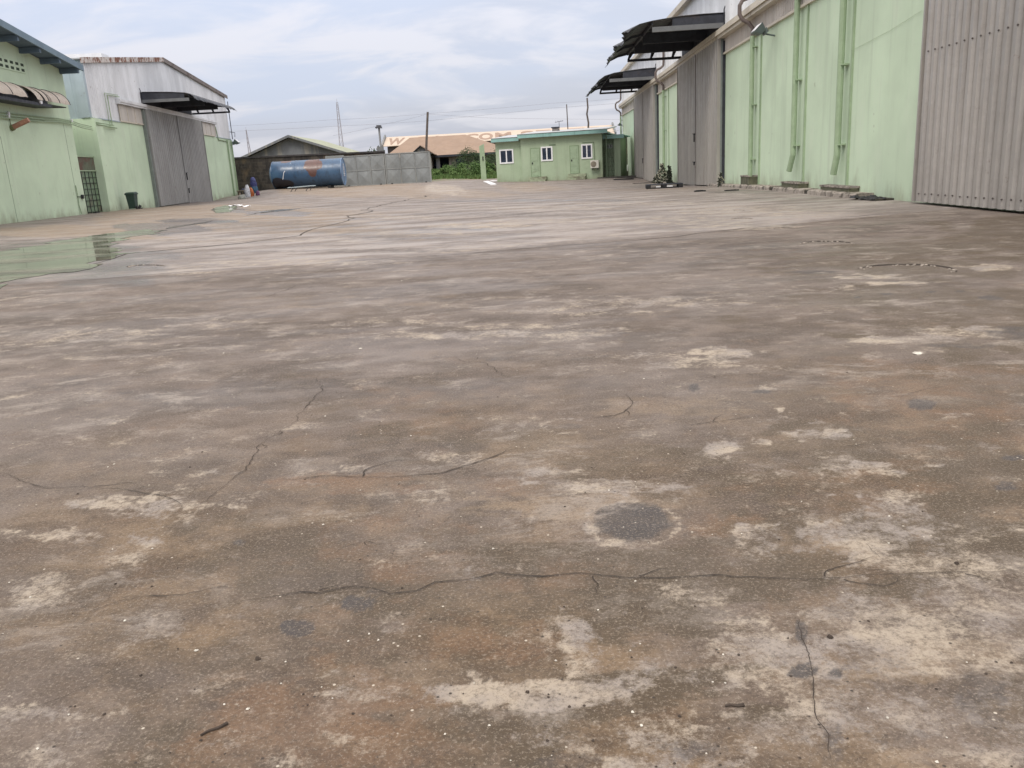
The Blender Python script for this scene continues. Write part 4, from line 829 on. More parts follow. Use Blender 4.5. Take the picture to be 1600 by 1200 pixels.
# metal trestle in front of it
x, y, z = on_ground(470, 299); tr = empty('metal_trestle', (x, y, z), 'low grey steel frame lying before the blue tank', 'frame')
m = MB(); m.tube([(x-1.1, y, z+.35), (x+1.1, y, z+.42)], .035, 6); m.tube([(x-1.0, y+.6, z+.33), (x+1.2, y+.6, z+.40)], .035, 6)
for dx in (-1.0, 1.05): m.tube([(x+dx, y, z+.38), (x+dx, y+.6, z+.38)], .03, 6)
m.build('rail', m_clad_b, tr)
for k, (dx, dy) in enumerate(((-.6, 0), (.7, 0), (.9, .6), (-.4, .6))):
    m = MB(); m.tube([(x+dx, y+dy, z+.36), (x+dx-.35, y+dy-.05, z-.15)], .03, 6); m.build('leg', m_dark, tr)
m = MB(); x, y, z = on_ground(417, 297)
for k in range(30):
    rock(m, x+rnd.uniform(-1.3, 1.1), y+rnd.uniform(.1, 1.2), z+rnd.uniform(0, .5), rnd.uniform(.15, .4), .7, rnd)
tag(m.build('scrap_heap', mk('sooty_scrap', (.035, .035, .04), .8, .3, 3)), 'heap of blackened scrap between the sacks and the tank', 'scrap')
# ================================================================== sheet metal gate leaves
m_gate = metal_sheet('gate_sheet', (.27, .285, .285), (.17, .16, .14), .5, .25, .4); m_gfr = metal_sheet('gate_frame', (.30, .31, .30), (.22, .2, .18), .5, .2, .3)
def gate_leaf(xp0, xp1, top, bot, label):
    x0, _ = GT.pix(xp0, bot[0]); x1, _ = GT.pix(xp1, bot[1])
    z00, z01 = GT.pix(xp0, top[0])[1], GT.pix(xp1, top[1])[1]; zb0, zb1 = GT.pix(xp0, bot[0])[1]+.06, GT.pix(xp1, bot[1])[1]+.06
    r = empty('gate_leaf', ((x0+x1)/2, 84, min(zb0, zb1)), label, 'gate', 'leaves of the grey sheet metal gate')
    zt = lambda x, t: (zb0+(zb1-zb0)*(x-x0)/(x1-x0))*(1-t)+(z00+(z01-z00)*(x-x0)/(x1-x0))*t
    for i in range(3):
        for j in range(2):
            a, b = x0+(x1-x0)*i/3+.05, x0+(x1-x0)*(i+1)/3-.05; t0, t1 = j/2+.015, j/2+.485
            p = [(a, 84.0, zt(a, t0)), (b, 84.0, zt(b, t0)), (b, 84.0, zt(b, t1)), (a, 84.0, zt(a, t1))]; c_ = ((a+b)/2, 83.94, (zt(a, t0)+zt(b, t1))/2)
            m = MB()
            for k in range(4): m.face([p[k], p[(k+1) % 4], c_])
            m.face([(q[0], 84.02, q[2]) for q in p][::-1]); m.build('pressed_panel', m_gate, r)
    m = MB()
    for i in range(4):
        x = x0+(x1-x0)*i/3; w_ = .07 if i in (0, 3) else .03
        m.hexa([(x-w_,83.93,zt(x,0)),(x+w_,83.93,zt(x,0)),(x+w_,84.07,zt(x,0)),(x-w_,84.07,zt(x,0)),(x-w_,83.93,zt(x,1)+.02),(x+w_,83.93,zt(x,1)+.02),(x+w_,84.07,zt(x,1)+.02),(x-w_,84.07,zt(x,1)+.02)])
    for t in (0, .5, 1):
        a, b = x0+.07, x1-.07; m.hexa([(a,83.95,zt(a,t)-.04),(b,83.95,zt(b,t)-.04),(b,84.05,zt(b,t)-.04),(a,84.05,zt(a,t)-.04),(a,83.95,zt(a,t)+.04),(b,83.95,zt(b,t)+.04),(b,84.05,zt(b,t)+.04),(a,84.05,zt(a,t)+.04)])
    m.build('gate_frame', m_gfr, r)
    m = MB()
    for x in (x0+.5, x1-.5): m.tube([(x, 83.95, zt(x, 0)-.02), (x, 84.05, zt(x, 0)-.02)], .09, 12)
    m.build('roller', m_blk, r)
gate_leaf(537.5, 603.5, (245, 240.5), (292, 288.5), 'grey pressed metal gate leaf next to the blue tank')
gate_leaf(605, 674, (240.3, 236.8), (288.4, 285), 'grey pressed metal gate leaf nearer the open gateway')
m = MB(); x0, z0 = front(85).pix(508, 244); x1, z1 = front(85).pix(537, 243); m.box(x0, x1, 85.0, 85.05, -.3, z0); tag(m.build('sheet_panel', m_gfr), 'plain grey metal sheet standing behind the right end of the tank', 'metal sheet')
m = MB(); x, z = GT.pix(753.5, 225); zb0 = gzf(x, 84); m.prism([(x-.30, 83.8, zb0-.2), (x+.22, 83.8, zb0-.2), (x+.16, 83.8, z), (x-.32, 83.8, z-.2)], [(x-.30, 84.3, zb0-.2), (x+.22, 84.3, zb0-.2), (x+.16, 84.3, z), (x-.32, 84.3, z-.2)])
gpz = tag(m.build('gate_post', m_greenp), 'green concrete gate post with dark bolt beside the office', 'post')
m = MB(); m.box(x-.07, x+.03, 83.74, 83.8, zb0+1.8, zb0+2.2); m.build('bolt', m_blk, gpz)
for px0, py0, px1, py1, lab in ((759, 284, 771, 289, 'long white board lying before the gateway'), (768, 283.2, 777, 283.2, 'short white board lying against the office corner')):
    a = on_ground(px0, py0); b = on_ground(px1, py1); d = Vector((b[0]-a[0], b[1]-a[1], 0)).normalized(); nn = Vector((-d.y, d.x, 0))*.22
    m = MB(); A = Vector(a); B = Vector(b)
    m.hexa([tuple(A-nn+Vector((0,0,-.02))), tuple(B-nn+Vector((0,0,-.02))), tuple(B+nn+Vector((0,0,-.02))), tuple(A+nn+Vector((0,0,-.02))), tuple(A-nn+Vector((0,0,.06))), tuple(B-nn+Vector((0,0,.06))), tuple(B+nn+Vector((0,0,.07))), tuple(A+nn+Vector((0,0,.07)))]); tag(m.build('white_board', m_white), lab, 'board')
# ================================================================== office
s0, _ = OF.pix(816.5, 284); s1, _ = OF.pix(942, 278); zt0 = OF.pix(816, 211)[1]; zt1 = OF.pix(942, 205)[1]
sL, _ = OF.pix(777, 283, -.5); 
off = empty('office', OF.w((s0+s1)/2, 0, 0), 'small single-storey green office with teal fascia, white windows and two doors', 'building')
m_teal = mk('teal_fascia', (.26, .45, .42), .6, .08, 2, dirt=(.16, .28, .26), dirt_amt=(.55, .7), streak=True)
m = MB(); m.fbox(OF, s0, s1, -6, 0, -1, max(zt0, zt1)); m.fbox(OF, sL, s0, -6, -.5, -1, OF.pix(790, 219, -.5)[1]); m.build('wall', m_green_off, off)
zr = lambda x, y, n=0.0: OF.pix(x, y, n)
def roofpart(a, b, z, n, nm):
    m = MB(); m.hexa([OF.w(a,n,z-.30),OF.w(b,n,z-.30),OF.w(b,n+.04,z-.30),OF.w(a,n+.04,z-.30),OF.w(a,n,z),OF.w(b,n,z),OF.w(b,n+.04,z),OF.w(a,n+.04,z)]); m.build('fascia', m_teal, off)
    m = MB(); m.hexa([OF.w(a,n,z-.06),OF.w(b,n,z-.06),OF.w(b,-6.4,z+.35),OF.w(a,-6.4,z+.35),OF.w(a,n+.10,z+.01),OF.w(b,n+.10,z+.01),OF.w(b,-6.4,z+.43),OF.w(a,-6.4,z+.43)])
    m.fbox(OF, a, b, -6.3, n, z-.32, z-.26); m.build(nm, m_roof, off)
N0 = .45
a, _ = zr(808, 210, N0); b, _ = zr(949, 203, N0); zz_ = (zr(808, 209.5, N0)[1]+zr(948, 202, N0)[1])/2; roofpart(a, b, zz_, N0, 'roof')
zl = zr(790, 215.3, 0)[1]; a2, _ = zr(767, 217, -.05); roofpart(a2, a-.02, zl, -.05, 'roof')
m = MB(); m.box(0, 0, 0, 0, 0, 0); 
def window(x0, y0, x1, y1, n, nm='window'):
    sa, z1_ = zr(x0, y0, n); sb, z0_ = zr(x1, y1, n); fr = MB(); t = .11
    fr.fbox(OF, sa, sb, n, n+.06, z1_-t, z1_); fr.fbox(OF, sa, sb, n, n+.06, z0_, z0_+t); fr.fbox(OF, sa, sa+t, n, n+.058, z0_+t, z1_-t); fr.fbox(OF, sb-t, sb, n, n+.058, z0_+t, z1_-t); mid = (sa+sb)/2; fr.fbox(OF, mid-.05, mid+.05, n, n+.05, z0_+t, z1_-t)
    wn = fr.build(nm, m_white, off)
    for p, q in ((sa+t, mid-.05), (mid+.05, sb-t)):
        m = MB(); m.fbox(OF, p, q, n+.01, n+.03, z0_+t, z1_-t); m.build('pane', m_glass, wn)
window(780, 234, 803, 255, -.5); window(845, 229.5, 864, 251, 0); window(908, 225.5, 926, 247.5, 0)
m_doorp = mk('green_door_paint', (.31, .40, .27), .55, .1, 3, dirt=(.2, .22, .15), dirt_amt=(.6, .75)); m_doorf = mk('green_door_frame', (.22, .29, .18), .6, .1)
def office_door(x0, y0, x1, y1):
    sa, z1_ = zr(x0, y0); sb, z0_ = zr(x1, y1); m = MB(); m.fbox(OF, sa, sb, 0, .02, z0_, z1_); d = m.build('door', m_doorf, off)
    m = MB(); m.fbox(OF, sa+.07, sb-.07, .02, .04, z0_, z1_-.07); w_ = (sb-sa-.14); h_ = z1_-z0_
    for f0, f1 in ((.05, .22), (.26, .46), (.54, .94)): m.fbox(OF, sa+.2, sb-.2, .04, .055, z0_+h_*f0, z0_+h_*f1)
    m.build('door_leaf', m_doorp, d); m = MB(); m.fbox(OF, sa+.12, sa+.2, .04, .1, z0_+h_*.44, z0_+h_*.5); m.build('handle', m_blk, d)
office_door(828, 231.5, 845.5, 275.5); office_door(889.5, 227.5, 906, 270.5)
m_step = mk('worn_green_step', (.33, .37, .26), .85, .2, 4, dirt=(.16, .15, .11), dirt_amt=(.5, .65))
def steps(x0, x1, yt, yb, n=3, out=.3):
    sa, zt_ = zr(x0, yt, .9); sb, _ = zr(x1, yb, .9); z_ = zr((x0+x1)/2, yb, .9)[1]-.05
    _, zt_ = zr((x0+x1)/2, yt)
    st = MB()
    for k in range(n): st.fbox(OF, sa, sb, .002+out*(n-1-k)*0, out*(n-k), z_+(zt_-z_)*(k/n if k else -.3), z_+(zt_-z_)*(k+1)/n)
    st.build('steps', m_step, off)
steps(824, 852, 276.5, 284.5, 2, .45); steps(885.5, 914, 271.5, 283, 3, .32)
sa, z1_ = zr(923.5, 250.5); sb, z0_ = zr(936.5, 262)
ac = MB(); ac.fbox(OF, sa, sb, .12, .45, z0_, z1_); ac = ac.build('air_conditioner', mk('ac_casing', (.62, .60, .54), .5, .08), off)
m = MB(); c_ = (sa+(sb-sa)*.38, (z0_+z1_)/2); m.tube([OF.w(c_[0], .45, c_[1]), OF.w(c_[0], .47, c_[1])], .23, 20); m.build('fan_grille', mk('ac_grille', (.22, .19, .15), .7, .2), ac)
m = MB(); m.fbox(OF, sa+.1, sa+.15, .002, .42, z0_-.12, z0_); m.fbox(OF, sb-.15, sb-.1, .002, .42, z0_-.12, z0_); m.build('bracket', m_dark, ac)
m = MB(); m.tube([OF.w(sb-.35, .03, z1_), OF.w(sb-.4, .03, zr(929, 222)[1]), OF.w(zr(910, 222)[0], .03, zr(929, 222)[1])], .02, 6); m.fbox(OF, zr(858, 226)[0], zr(868, 226)[0], .0, .04, zr(860, 227)[1], zr(860, 226)[1]); m.build('conduit', m_groove, off)
# annex with barred gate
q0, _ = zr(943, 275, -.8); q1, _ = zr(970, 273, -.8); ztn = zr(955, 212, -.8)[1]
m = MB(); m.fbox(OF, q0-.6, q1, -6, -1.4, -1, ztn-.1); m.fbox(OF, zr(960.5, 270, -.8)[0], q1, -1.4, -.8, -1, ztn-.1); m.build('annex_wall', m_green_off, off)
m = MB(); m.fbox(OF, q0-.1, q1+.35, -.5, -.44, ztn-.24, ztn+.06); m.fbox(OF, q0-.1, q1+.35, -6, -.5, ztn-.05, ztn+.03); m.build('annex_fascia', m_teal, off)
gr = MB(); ga, gb = zr(944, 270, -.8)[0], zr(960, 270, -.8)[0]; gz0 = zr(952, 273.5, -.8)[1]
for s in np.linspace(ga, gb, 5): gr.fbox(OF, s-.02, s+.02, -.84, -.78, gz0, ztn-.3)
for z in np.linspace(gz0, ztn-.32, 9): gr.fbox(OF, ga, gb, -.835, -.785, z-.02, z+.02)
gr.build('barred_gate', m_greend, off)
sa, z1_ = zr(948, 225, -1.35); sb, z0_ = zr(957, 231.5, -1.35); fr = MB(); fr.fbox(OF, sa, sb, -1.4, -1.33, z0_, z1_); fr = fr.build('window', m_white, off)
for p, q in ((sa+.06, (sa+sb)/2-.05), ((sa+sb)/2+.05, sb-.06)): m = MB(); m.fbox(OF, p, q, -1.33, -1.32, z0_+.06, z1_-.06); m.build('pane', m_glass, fr)
m = MB(); m.fbox(OF, zr(942,1)[0]-.04, zr(942,1)[0]+.04, .0, .1, -.6, ztn); m.build('downpipe', m_groove, off)
m = MB(); m.fbox(OF, q0-.4, q1+1.6, -.8, .1, -1, zr(955, 276, -.3)[1]); tag(m.build('step_slab', mk('dark_step', (.09, .085, .075), .9, .2)), 'dark concrete slab before the barred gate of the office annex', 'step')
# rooftop tank block, antenna, dark yard behind
sa, z1_ = zr(862.5, 198.5, -3); sb, z0_ = zr(872, 206, -3)
ch = MB(); ch.fbox(OF, sa, sb, -3.5, -3, z0_-.4, z1_-.12); ch = ch.build('vent_stack', mk('rendered_stack', (.22, .20, .19), .9, .2, 4), off); m = MB(); m.fbox(OF, sa-.06, sb+.06, -3.56, -2.94, z1_-.1, z1_); m.build('stack_cap', m_dark, ch)
sa, z1_ = zr(873.5, 190, -3.2); P0 = Vector(OF.w(sa, -3.2, z1_)); m = MB(); m.tube([P0-Vector((0, 0, 1.4)), P0], .02, 6); m.tube([P0-Vector((.35, 0, .05)), P0+Vector((.35, 0, .05))], .018, 6)
for k in (-.3, -.15, 0, .15, .3): m.tube([P0+Vector((k, -.15, .0)), P0+Vector((k, .15, .1))], .012, 5)
m.build('antenna', m_dark, off)
s_, z_ = front(76).pix(978, 272); 
m = MB(); _f = front(77.5); m.box(_f.pix(966, 260)[0], _f.pix(990, 260)[0], 77.5, 77.8, -1, _f.pix(978, 213)[1]); tag(m.build('side_wall', m_block), 'dark weathered wall filling the gap between office annex and right warehouse', 'wall')
x, y, z = on_ground(976, 281); P = Vector(RW.w(77.5, 1.5, 0)); m = MB(); zq = front(77).pix(977, 262)[1]; xq = front(77).pix(977, 262)[0]; m.box(xq-.3, xq+.25, 76.8, 77.2, zq-.3, zq+.25); tag(m.build('meter_box', m_white), 'small white meter box on the dark wall beside the right warehouse', 'meter box')
m = MB(); m.tube([(xq-.1, 77.25, -1.0), (xq-.1, 77.25, zq)], .06, 6); m.build('post', m_dark, bpy.data.objects['meter_box'])
# ================================================================== clutter along the right wall
x, y, z = on_ground(1040.5, 294)
pl = empty('pallet', (x, y, z), 'black pallet lying flat before the right warehouse doors', 'pallet')
c0 = Vector((x, y+.5, z)); d = Vector((1, -.12, 0)).normalized(); nn = Vector((.12, 1, 0)).normalized()
def obox(mb, c, dx, dy, z0, z1, hx, hy): 
    p = []
    for zz_ in (z0, z1):
        for a, b in ((-1, -1), (1, -1), (1, 1), (-1, 1)): q = c+d*(dx+a*hx)+nn*(dy+b*hy); p.append((q.x, q.y, c.z+zz_))
    mb.hexa(p)
for k in range(6): m = MB(); obox(m, c0, 0, -.5+.2*k, .17, .20, .85, .07); m.build('deck_board', m_dark, pl)
for dy in (-.5, 0, .5):
    m = MB(); obox(m, c0, 0, dy, .0, .03, .85, .06)
    for dx in (-.75, 0, .75): obox(m, c0, dx, dy, .03, .17, .1, .07)
    m.build('runner', m_blk, pl)
m = MB(); obox(m, c0, .2, -.52, .06, .12, .17, .03); obox(m, c0, -.3, -.52, .06, .11, .11, .03); m.build('pale_tag', m_white, pl)
def debris(px_, py_, w_, h_, label, seed, speck):
    s_ = RW.pix(px_, py_, .45)[0]; x, y, _ = RW.w(s_, .45, 0); z = gzf(x, y); t = empty('debris_heap', (x, y, z), label, 'debris'); rnd = random.Random(seed)
    for nm, mt, n in (('dark_scrap', mk('scrap_dark_%d' % seed, (.05, .055, .04), .9, .3), 150 if w_ > .25 else 22), ('pale_scrap', mk('scrap_pale_%d' % seed, (.42, .40, .32), .85, .25), speck)):
        m = MB()
        for k in range(n):
            zz_ = rnd.random()**1.1; a = w_*(1-zz_**1.5)*.5+.05; q = rnd.uniform(0, 6.28); f = math.sqrt(rnd.random())
            c = Vector((x+a*f*math.cos(q), y+a*f*math.sin(q)*.6, z+zz_*h_+.03)); L_ = rnd.uniform(.06, .22)
            dd = Vector((rnd.gauss(0, 1), rnd.gauss(0, 1), rnd.gauss(0, .8))).normalized()*L_; m.tube([c-dd/2, c+dd/2], rnd.uniform(.012, .04), 5)
        m.build(nm, mt, t)
debris(1034.5, 282.5, .75, 1.15, 'tall speckled bundle of wire and scrap between the two doors', 4, 120)
debris(1027, 282.5, .7, .5, 'low pile of scrap at the left foot of the speckled bundle', 6, 50)
debris(1046, 283.5, .28, 1.0, 'slim dark bundle leaning on the wall by the second door', 9, 12)
debris(1126, 291, .2, .55, 'thin weeds and wire standing in the door corner', 12, 10)
for px_, py_, L_, w_, h_, lab in ((975, 281, 1.5, .3, .09, 'dark timber plank lying at the far end of the right warehouse'), (1006, 286.5, 1.5, .12, .04, 'thin dark strip lying before the farthest corrugated door'), (1094.5, 299.5, .4, .15, .06, 'short dark block lying alone on the yard near the second door'), (1049, 286.5, .35, .2, .12, 'small dark block behind the black pallet'), (1144, 298, .5, .12, .04, 'dark stick lying before the drain kerb')):
    x, y, z = on_ground(px_, py_); m = MB(); m.box(x-L_/2, x+L_/2, y, y+w_, z, z+h_*.8); m.box(x-L_/2+.05, x+L_/2-.1, y+.03, y+w_-.03, z+h_*.8, z+h_); tag(m.build('timber_plank', m_blk), lab, 'plank')
# ================================================================== beyond the wall: houses
m_grey = mk('grey_gable_render', (.17, .18, .19), .9, .15, 1.2, dirt=(.27, .26, .23), dirt_amt=(.5, .65), streak=True)
m_mossroof = mk('moss_grey_roof', (.33, .35, .26), .8, .12, .8, dirt=(.25, .23, .16), dirt_amt=(.5, .7)); m_tanroof = mk('tan_roof_sheet', (.285, .20, .145), .75, .07, .8, dirt=(.235, .165, .12), dirt_amt=(.5, .75))
Fh = front(104); xL, zL = Fh.pix(372, 250); xR, zR = Fh.pix(543, 239); xA, zA = Fh.pix(453, 212.5)
hs = empty('house', ((xL+xR)/2, 104, 0), 'grey gabled house with mossy sheet roof beyond the block wall', 'house')
m = MB(); p = [(xL+.5, -1), (xR-.5, -1), (xR-.5, zR-.05), (xA, zA-.15), (xL+.5, zL-.05)]; m.prism([(a, 104.0, b) for a, b in p], [(a, 122.0, b) for a, b in p]); m.build('wall', m_grey, hs)
for A_, B_ in (((xL-.3, zL-.12), (xA, zA)), ((xA, zA), (xR+.3, zR-.12))):
    m = MB(); m.hexa([(A_[0],103.2,A_[1]),(B_[0],103.2,B_[1]),(B_[0],122.6,B_[1]),(A_[0],122.6,A_[1]),(A_[0],103.2,A_[1]+.08),(B_[0],103.2,B_[1]+.08),(B_[0],122.6,B_[1]+.08),(A_[0],122.6,A_[1]+.08)]); m.build('roof', m_mossroof, hs)
    m = MB(); m.hexa([(A_[0],103.1,A_[1]-.18),(B_[0],103.1,B_[1]-.18),(B_[0],103.19,B_[1]-.18),(A_[0],103.19,A_[1]-.18),(A_[0],103.1,A_[1]+.1),(B_[0],103.1,B_[1]+.1),(B_[0],103.19,B_[1]+.1),(A_[0],103.19,A_[1]+.1)]); m.build('barge_board', m_grey, hs)
# tan hipped house
Fo = front(112); xL, zL = Fo.pix(597, 239); xR, zR = Fo.pix(806, 233); ze = (Fo.pix(690, 243)[1]+Fo.pix(770, 237.5)[1])/2
Fr2 = front(119); xa_, zr_ = Fr2.pix(640, 213.5); xb_, zr2 = Fr2.pix(727, 212); zrg = (zr_+zr2)/2
oh = empty('house', ((xL+xR)/2, 112, 0), 'bungalow with wide tan hipped roof and small porch gable beyond the gateway', 'house')
m = MB(); yb = 126.0; E = [(xL, 112, ze), (xR, 112, ze), (xR, yb, ze), (xL, yb, ze)]; Rg = [(xa_, 119, zrg), (xb_, 119, zrg)]
m.face([E[0], E[1], Rg[1], Rg[0]]); m.face([E[1], E[2], Rg[1]]); m.face([E[2], E[3], Rg[0], Rg[1]]); m.face([E[3], E[0], Rg[0]]); m.face([(a, b, c-.05) for a, b, c in E][::-1]); rf = m.build('roof', m_tanroof, oh)
m = MB(); m.box(xL-.02, xR+.02, 111.93, 111.99, ze-.24, ze+.03); m.build('fascia', m_dark, oh)
m = MB(); m_hw = mk('weathered_beige_render', (.30, .28, .24), .9, .15, 1.5, dirt=(.16, .16, .13), dirt_amt=(.5, .68), streak=True)
v0, v1 = front(113).pix(676, 260)[0], front(113).pix(702, 260)[0]
m.box(xL+.7, v0, 113, 125, -1, ze-.05); m.box(v1, xR-.7, 113, 125, -1, ze-.05); m.box(v0, v1, 115.5, 125, -1, ze-.06); m.build('wall', m_hw, oh)
m = MB(); m.box(v0+.02, v1-.02, 115.35, 115.48, -.3, ze-.4); m.build('veranda_painted_shade', mk('veranda_shade_blue', (.02, .03, .06), .8, .2), oh)  # dark blue sheet painted as the shade inside the open veranda
m = MB(); x_ = front(112.8).pix(685, 260)[0]; m.box(x_-.25, x_+.25, 112.6, 112.9, -.5, ze-.3); m.build('pillar', m_grey, oh)
xw0, zw1 = Fo.pix(712, 248); xw1, zw0 = Fo.pix(725, 259); m = MB(); m.box(xw0, xw1, 112.9, 113.0, zw0, zw1); m.build('window', m_glass, oh)
pA, zpA = front(110).pix(657, 227.5); pL, zpL = front(110).pix(643, 239); pR, _ = front(110).pix(683, 243)
pR = pA+(pA-pL)*1.25
m = MB(); zp0 = zpL-.25; m.prism([(pL, 110, zp0), (pR, 110, zp0), (pA, 110, zpA-.1)], [(pL, 113.5, zp0), (pR, 113.5, zp0), (pA, 113.5, zpA-.1)]); m.box(pL+.3, pL+.7, 110.1, 110.4, -1, zp0); m.box(pR-.7, pR-.3, 110.1, 110.4, -1, zp0); m.build('porch', m_grey, oh)
for a, b in ((pL-.3, pA), (pR+.3, pA)): m = MB(); m.hexa([(a,109.6,zp0-.15),(b,109.6,zpA-.06),(b,114.5,zpA-.06),(a,114.5,zp0-.15),(a,109.6,zp0-.05),(b,109.6,zpA+.05),(b,114.5,zpA+.05),(a,114.5,zp0-.05)]); m.build('porch_roof', m_dark if a < b else m_tanroof, oh)
# long building with lettering on its roof
Y0, Y1 = 150.0, 157.0; l0 = front(Y0).pix(597, 228.5); l1 = front(Y0).pix(962, 208.5); t0 = front(Y1).pix(602, 214.5); t1 = front(Y1).pix(957, 195)
lb = empty('long_building', ((l0[0]+l1[0])/2, Y0, 0), 'long building far behind with big brown letters on its cream roof', 'building')
m_cream_roof = mk('cream_roof_sheet', (.52, .43, .345), .7, .05, .5, dirt=(.44, .35, .27), dirt_amt=(.55, .75)); m_letter = mk('brown_roof_paint', (.30, .205, .15), .7, .06, .6)
A_ = np.array([l0[0], Y0, l0[1]]); B_ = np.array([l1[0], Y0, l1[1]]); C_ = np.array([t1[0], Y1, t1[1]]); D_ = np.array([t0[0], Y1, t0[1]])
m = MB(); m.hexa([tuple(A_-[0,0,.1]), tuple(B_-[0,0,.1]), tuple(C_-[0,0,.1]), tuple(D_-[0,0,.1]), tuple(A_), tuple(B_), tuple(C_), tuple(D_)])
m.hexa([tuple(D_-[0,0,.1]), tuple(C_-[0,0,.1]), (C_[0], Y1+7, C_[2]-2.2), (D_[0], Y1+7, D_[2]-2.2), tuple(D_-[0,0,.0]), tuple(C_-[0,0,.0]), (C_[0], Y1+7, C_[2]-2.1), (D_[0], Y1+7, D_[2]-2.1)]); lr = m.build('roof', m_cream_roof, lb)
m = MB(); m.hexa([(A_[0]+.8,Y0+.8,-1),(B_[0]-.8,Y0+.8,-1),(B_[0]-.8,Y1+6,-1),(A_[0]+.8,Y1+6,-1),(A_[0]+.8,Y0+.8,A_[2]-.1),(B_[0]-.8,Y0+.8,B_[2]-.1),(B_[0]-.8,Y1+6,B_[2]-.3),(A_[0]+.8,Y1+6,A_[2]-.3)]); m.build('wall', mk('dark_far_wall', (.10, .09, .085), .9, .3, .7), lb)
for P_, Q_ in ((A_, D_), (B_, C_)):
    m = MB(); m.hexa([tuple(P_+[-.15,0,-.3]), tuple(P_+[.15,0,-.3]), tuple(Q_+[.15,0,.0]), tuple(Q_+[-.15,0,.0]), tuple(P_+[-.15,0,.25]), tuple(P_+[.15,0,.25]), tuple(Q_+[.15,0,.45]), tuple(Q_+[-.15,0,.45])]); m.build('parapet', m_grey, lb)
up_ = (D_-A_); up_ /= np.linalg.norm(up_); al = (B_-A_); al /= np.linalg.norm(al); up2 = up_-al*up_.dot(al); up2 /= np.linalg.norm(up2); nrm = np.cross(al, up2); Hs = np.linalg.norm(D_-A_)
def letter(ch, xp, wpx):
    cu = bpy.data.curves.new('letter', 'FONT'); cu.body = ch; cu.size = 1; cu.offset = .035; tmp = bpy.data.objects.new('tmp', cu); COL.objects.link(tmp); bpy.context.view_layer.update()
    dg = bpy.context.evaluated_depsgraph_get(); mh = bpy.data.meshes.new_from_object(tmp.evaluated_get(dg)); bpy.data.objects.remove(tmp)
    vs_ = np.array([v.co[:] for v in mh.vertices]); lo, hi = vs_.min(0), vs_.max(0)
    f = (xp-597)/365.0; w_ = wpx/8.4
    P_ = A_+al*np.linalg.norm(B_-A_)*f+up2*Hs*.10
    out = [tuple(P_+al*((v[0]-lo[0])/(hi[0]-lo[0])*w_)+up2*((v[1]-lo[1])/(hi[1]-lo[1])*Hs*.72)+nrm*.03-np.array([0, 0, 0])) for v in vs_]
    me_ = bpy.data.meshes.new('roof_letter'); off_ = parent_world(lr); me_.from_pydata([tuple(np.array(v)-off_) for v in out], [], [tuple(p.vertices) for p in mh.polygons]); me_.materials.append(m_letter)
    o = bpy.data.objects.new('roof_letter', me_); COL.objects.link(o); o.parent = lr
for ch, xp, wpx in (('W', 603, 24), ('E', 650, 14), ('L', 678, 12), ('C', 726, 20), ('O', 748, 21), ('M', 774, 24), ('S', 815, 20), ('T', 840, 22), ('T', 893, 24), ('E', 925, 16)): letter(ch, xp, wpx)
# ================================================================== poles, wires, masts
m_pole = mk('weathered_pole', (.12, .10, .09), .9, .2, 3); m_mast = mk('mast_steel', (.34, .33, .36), .6, .15, 1)
Fp = front(89); x0, z0 = Fp.pix(596, 240); x1, z1 = Fp.pix(592, 199)
sl_ = empty('street_lamp', (x0, 89, gzf(x0, 89)), 'street lamp with dark hood behind the grey gate', 'lamp post')
m = MB(); m.tube([(x0, 89, gzf(x0, 89)-.2), (x0, 89, z0), (x1, 89, z1)], .10, 8); m.build('pole', mk('lamp_pole_grey', (.28, .28, .28), .6, .1), sl_)
m = MB(); m.hexa([(x1-.25,88.6,z1-.05),(x1+.3,88.6,z1-.1),(x1+.3,89.4,z1-.1),(x1-.25,89.4,z1-.05),(x1-.2,88.7,z1+.22),(x1+.22,88.7,z1+.2),(x1+.22,89.3,z1+.2),(x1-.2,89.3,z1+.22)]); m.tube([(x1-.28, 88.7, z1-.02), (x1-.28, 89.3, z1-.02)], .08, 8); m.build('lamp_head', m_dark, sl_)
m = MB(); m.box(x0-.35, x0+.3, 88.5, 88.9, gzf(x0, 89)-.3, Fp.pix(596, 229)[1]); m.build('pole_base', m_grey, sl_)
Fu = front(96)
def pole(pts, F, y, r, label, name='utility_pole'):
    P = [(F.pix(*q)[0], y, F.pix(*q)[1]) for q in pts]; P = [(P[0][0], y, gzf(P[0][0], y)-.3)]+P; m = MB(); m.tube(P, r, 8, r*.8); return tag(m.build(name, m_pole), label, 'pole'), P[-1]
p1, top1 = pole([(666, 232), (668.3, 175)], Fu, 96, .15, 'dark utility pole rising behind the grey gate')
p2, top2 = pole([(887.5, 205), (885.3, 163)], front(82), 82, .055, 'thin metal pole behind the office roof', 'aerial_pole')
p3, top3 = pole([(919, 205), (919.5, 192), (917, 178), (918.5, 168), (917.3, 153)], front(80), 80, .09, 'crooked wooden pole behind the right end of the office roof')
def wire(pts, y, label, r=.013, sag=.0):
    F = front(y); P = []
    for (a, b) in zip(pts[:-1], pts[1:]):
        for k in range(8):
            t = k/8; q = (a[0]+(b[0]-a[0])*t, a[1]+(b[1]-a[1])*t+sag*4*t*(1-t)); s, z = F.pix(*q); P.append((s, y, z))
    s, z = F.pix(*pts[-1]); P.append((s, y, z)); m = MB(); m.tube(P, r, 4); tag(m.build('power_line', m_wire), label, 'cable', 'wires over the back of the yard')
m_wire = mk('wire_grey', (.30, .30, .34), .7, .1)
wire([(300, 199), (520, 187), (668, 177.5)], 96.2, 'wire running left from the top of the utility pole above the grey house', sag=1.2)
wire([(668, 177.5), (860, 161.5), (1000, 151)], 96.2, 'uppermost wire running right from the utility pole', sag=.8)
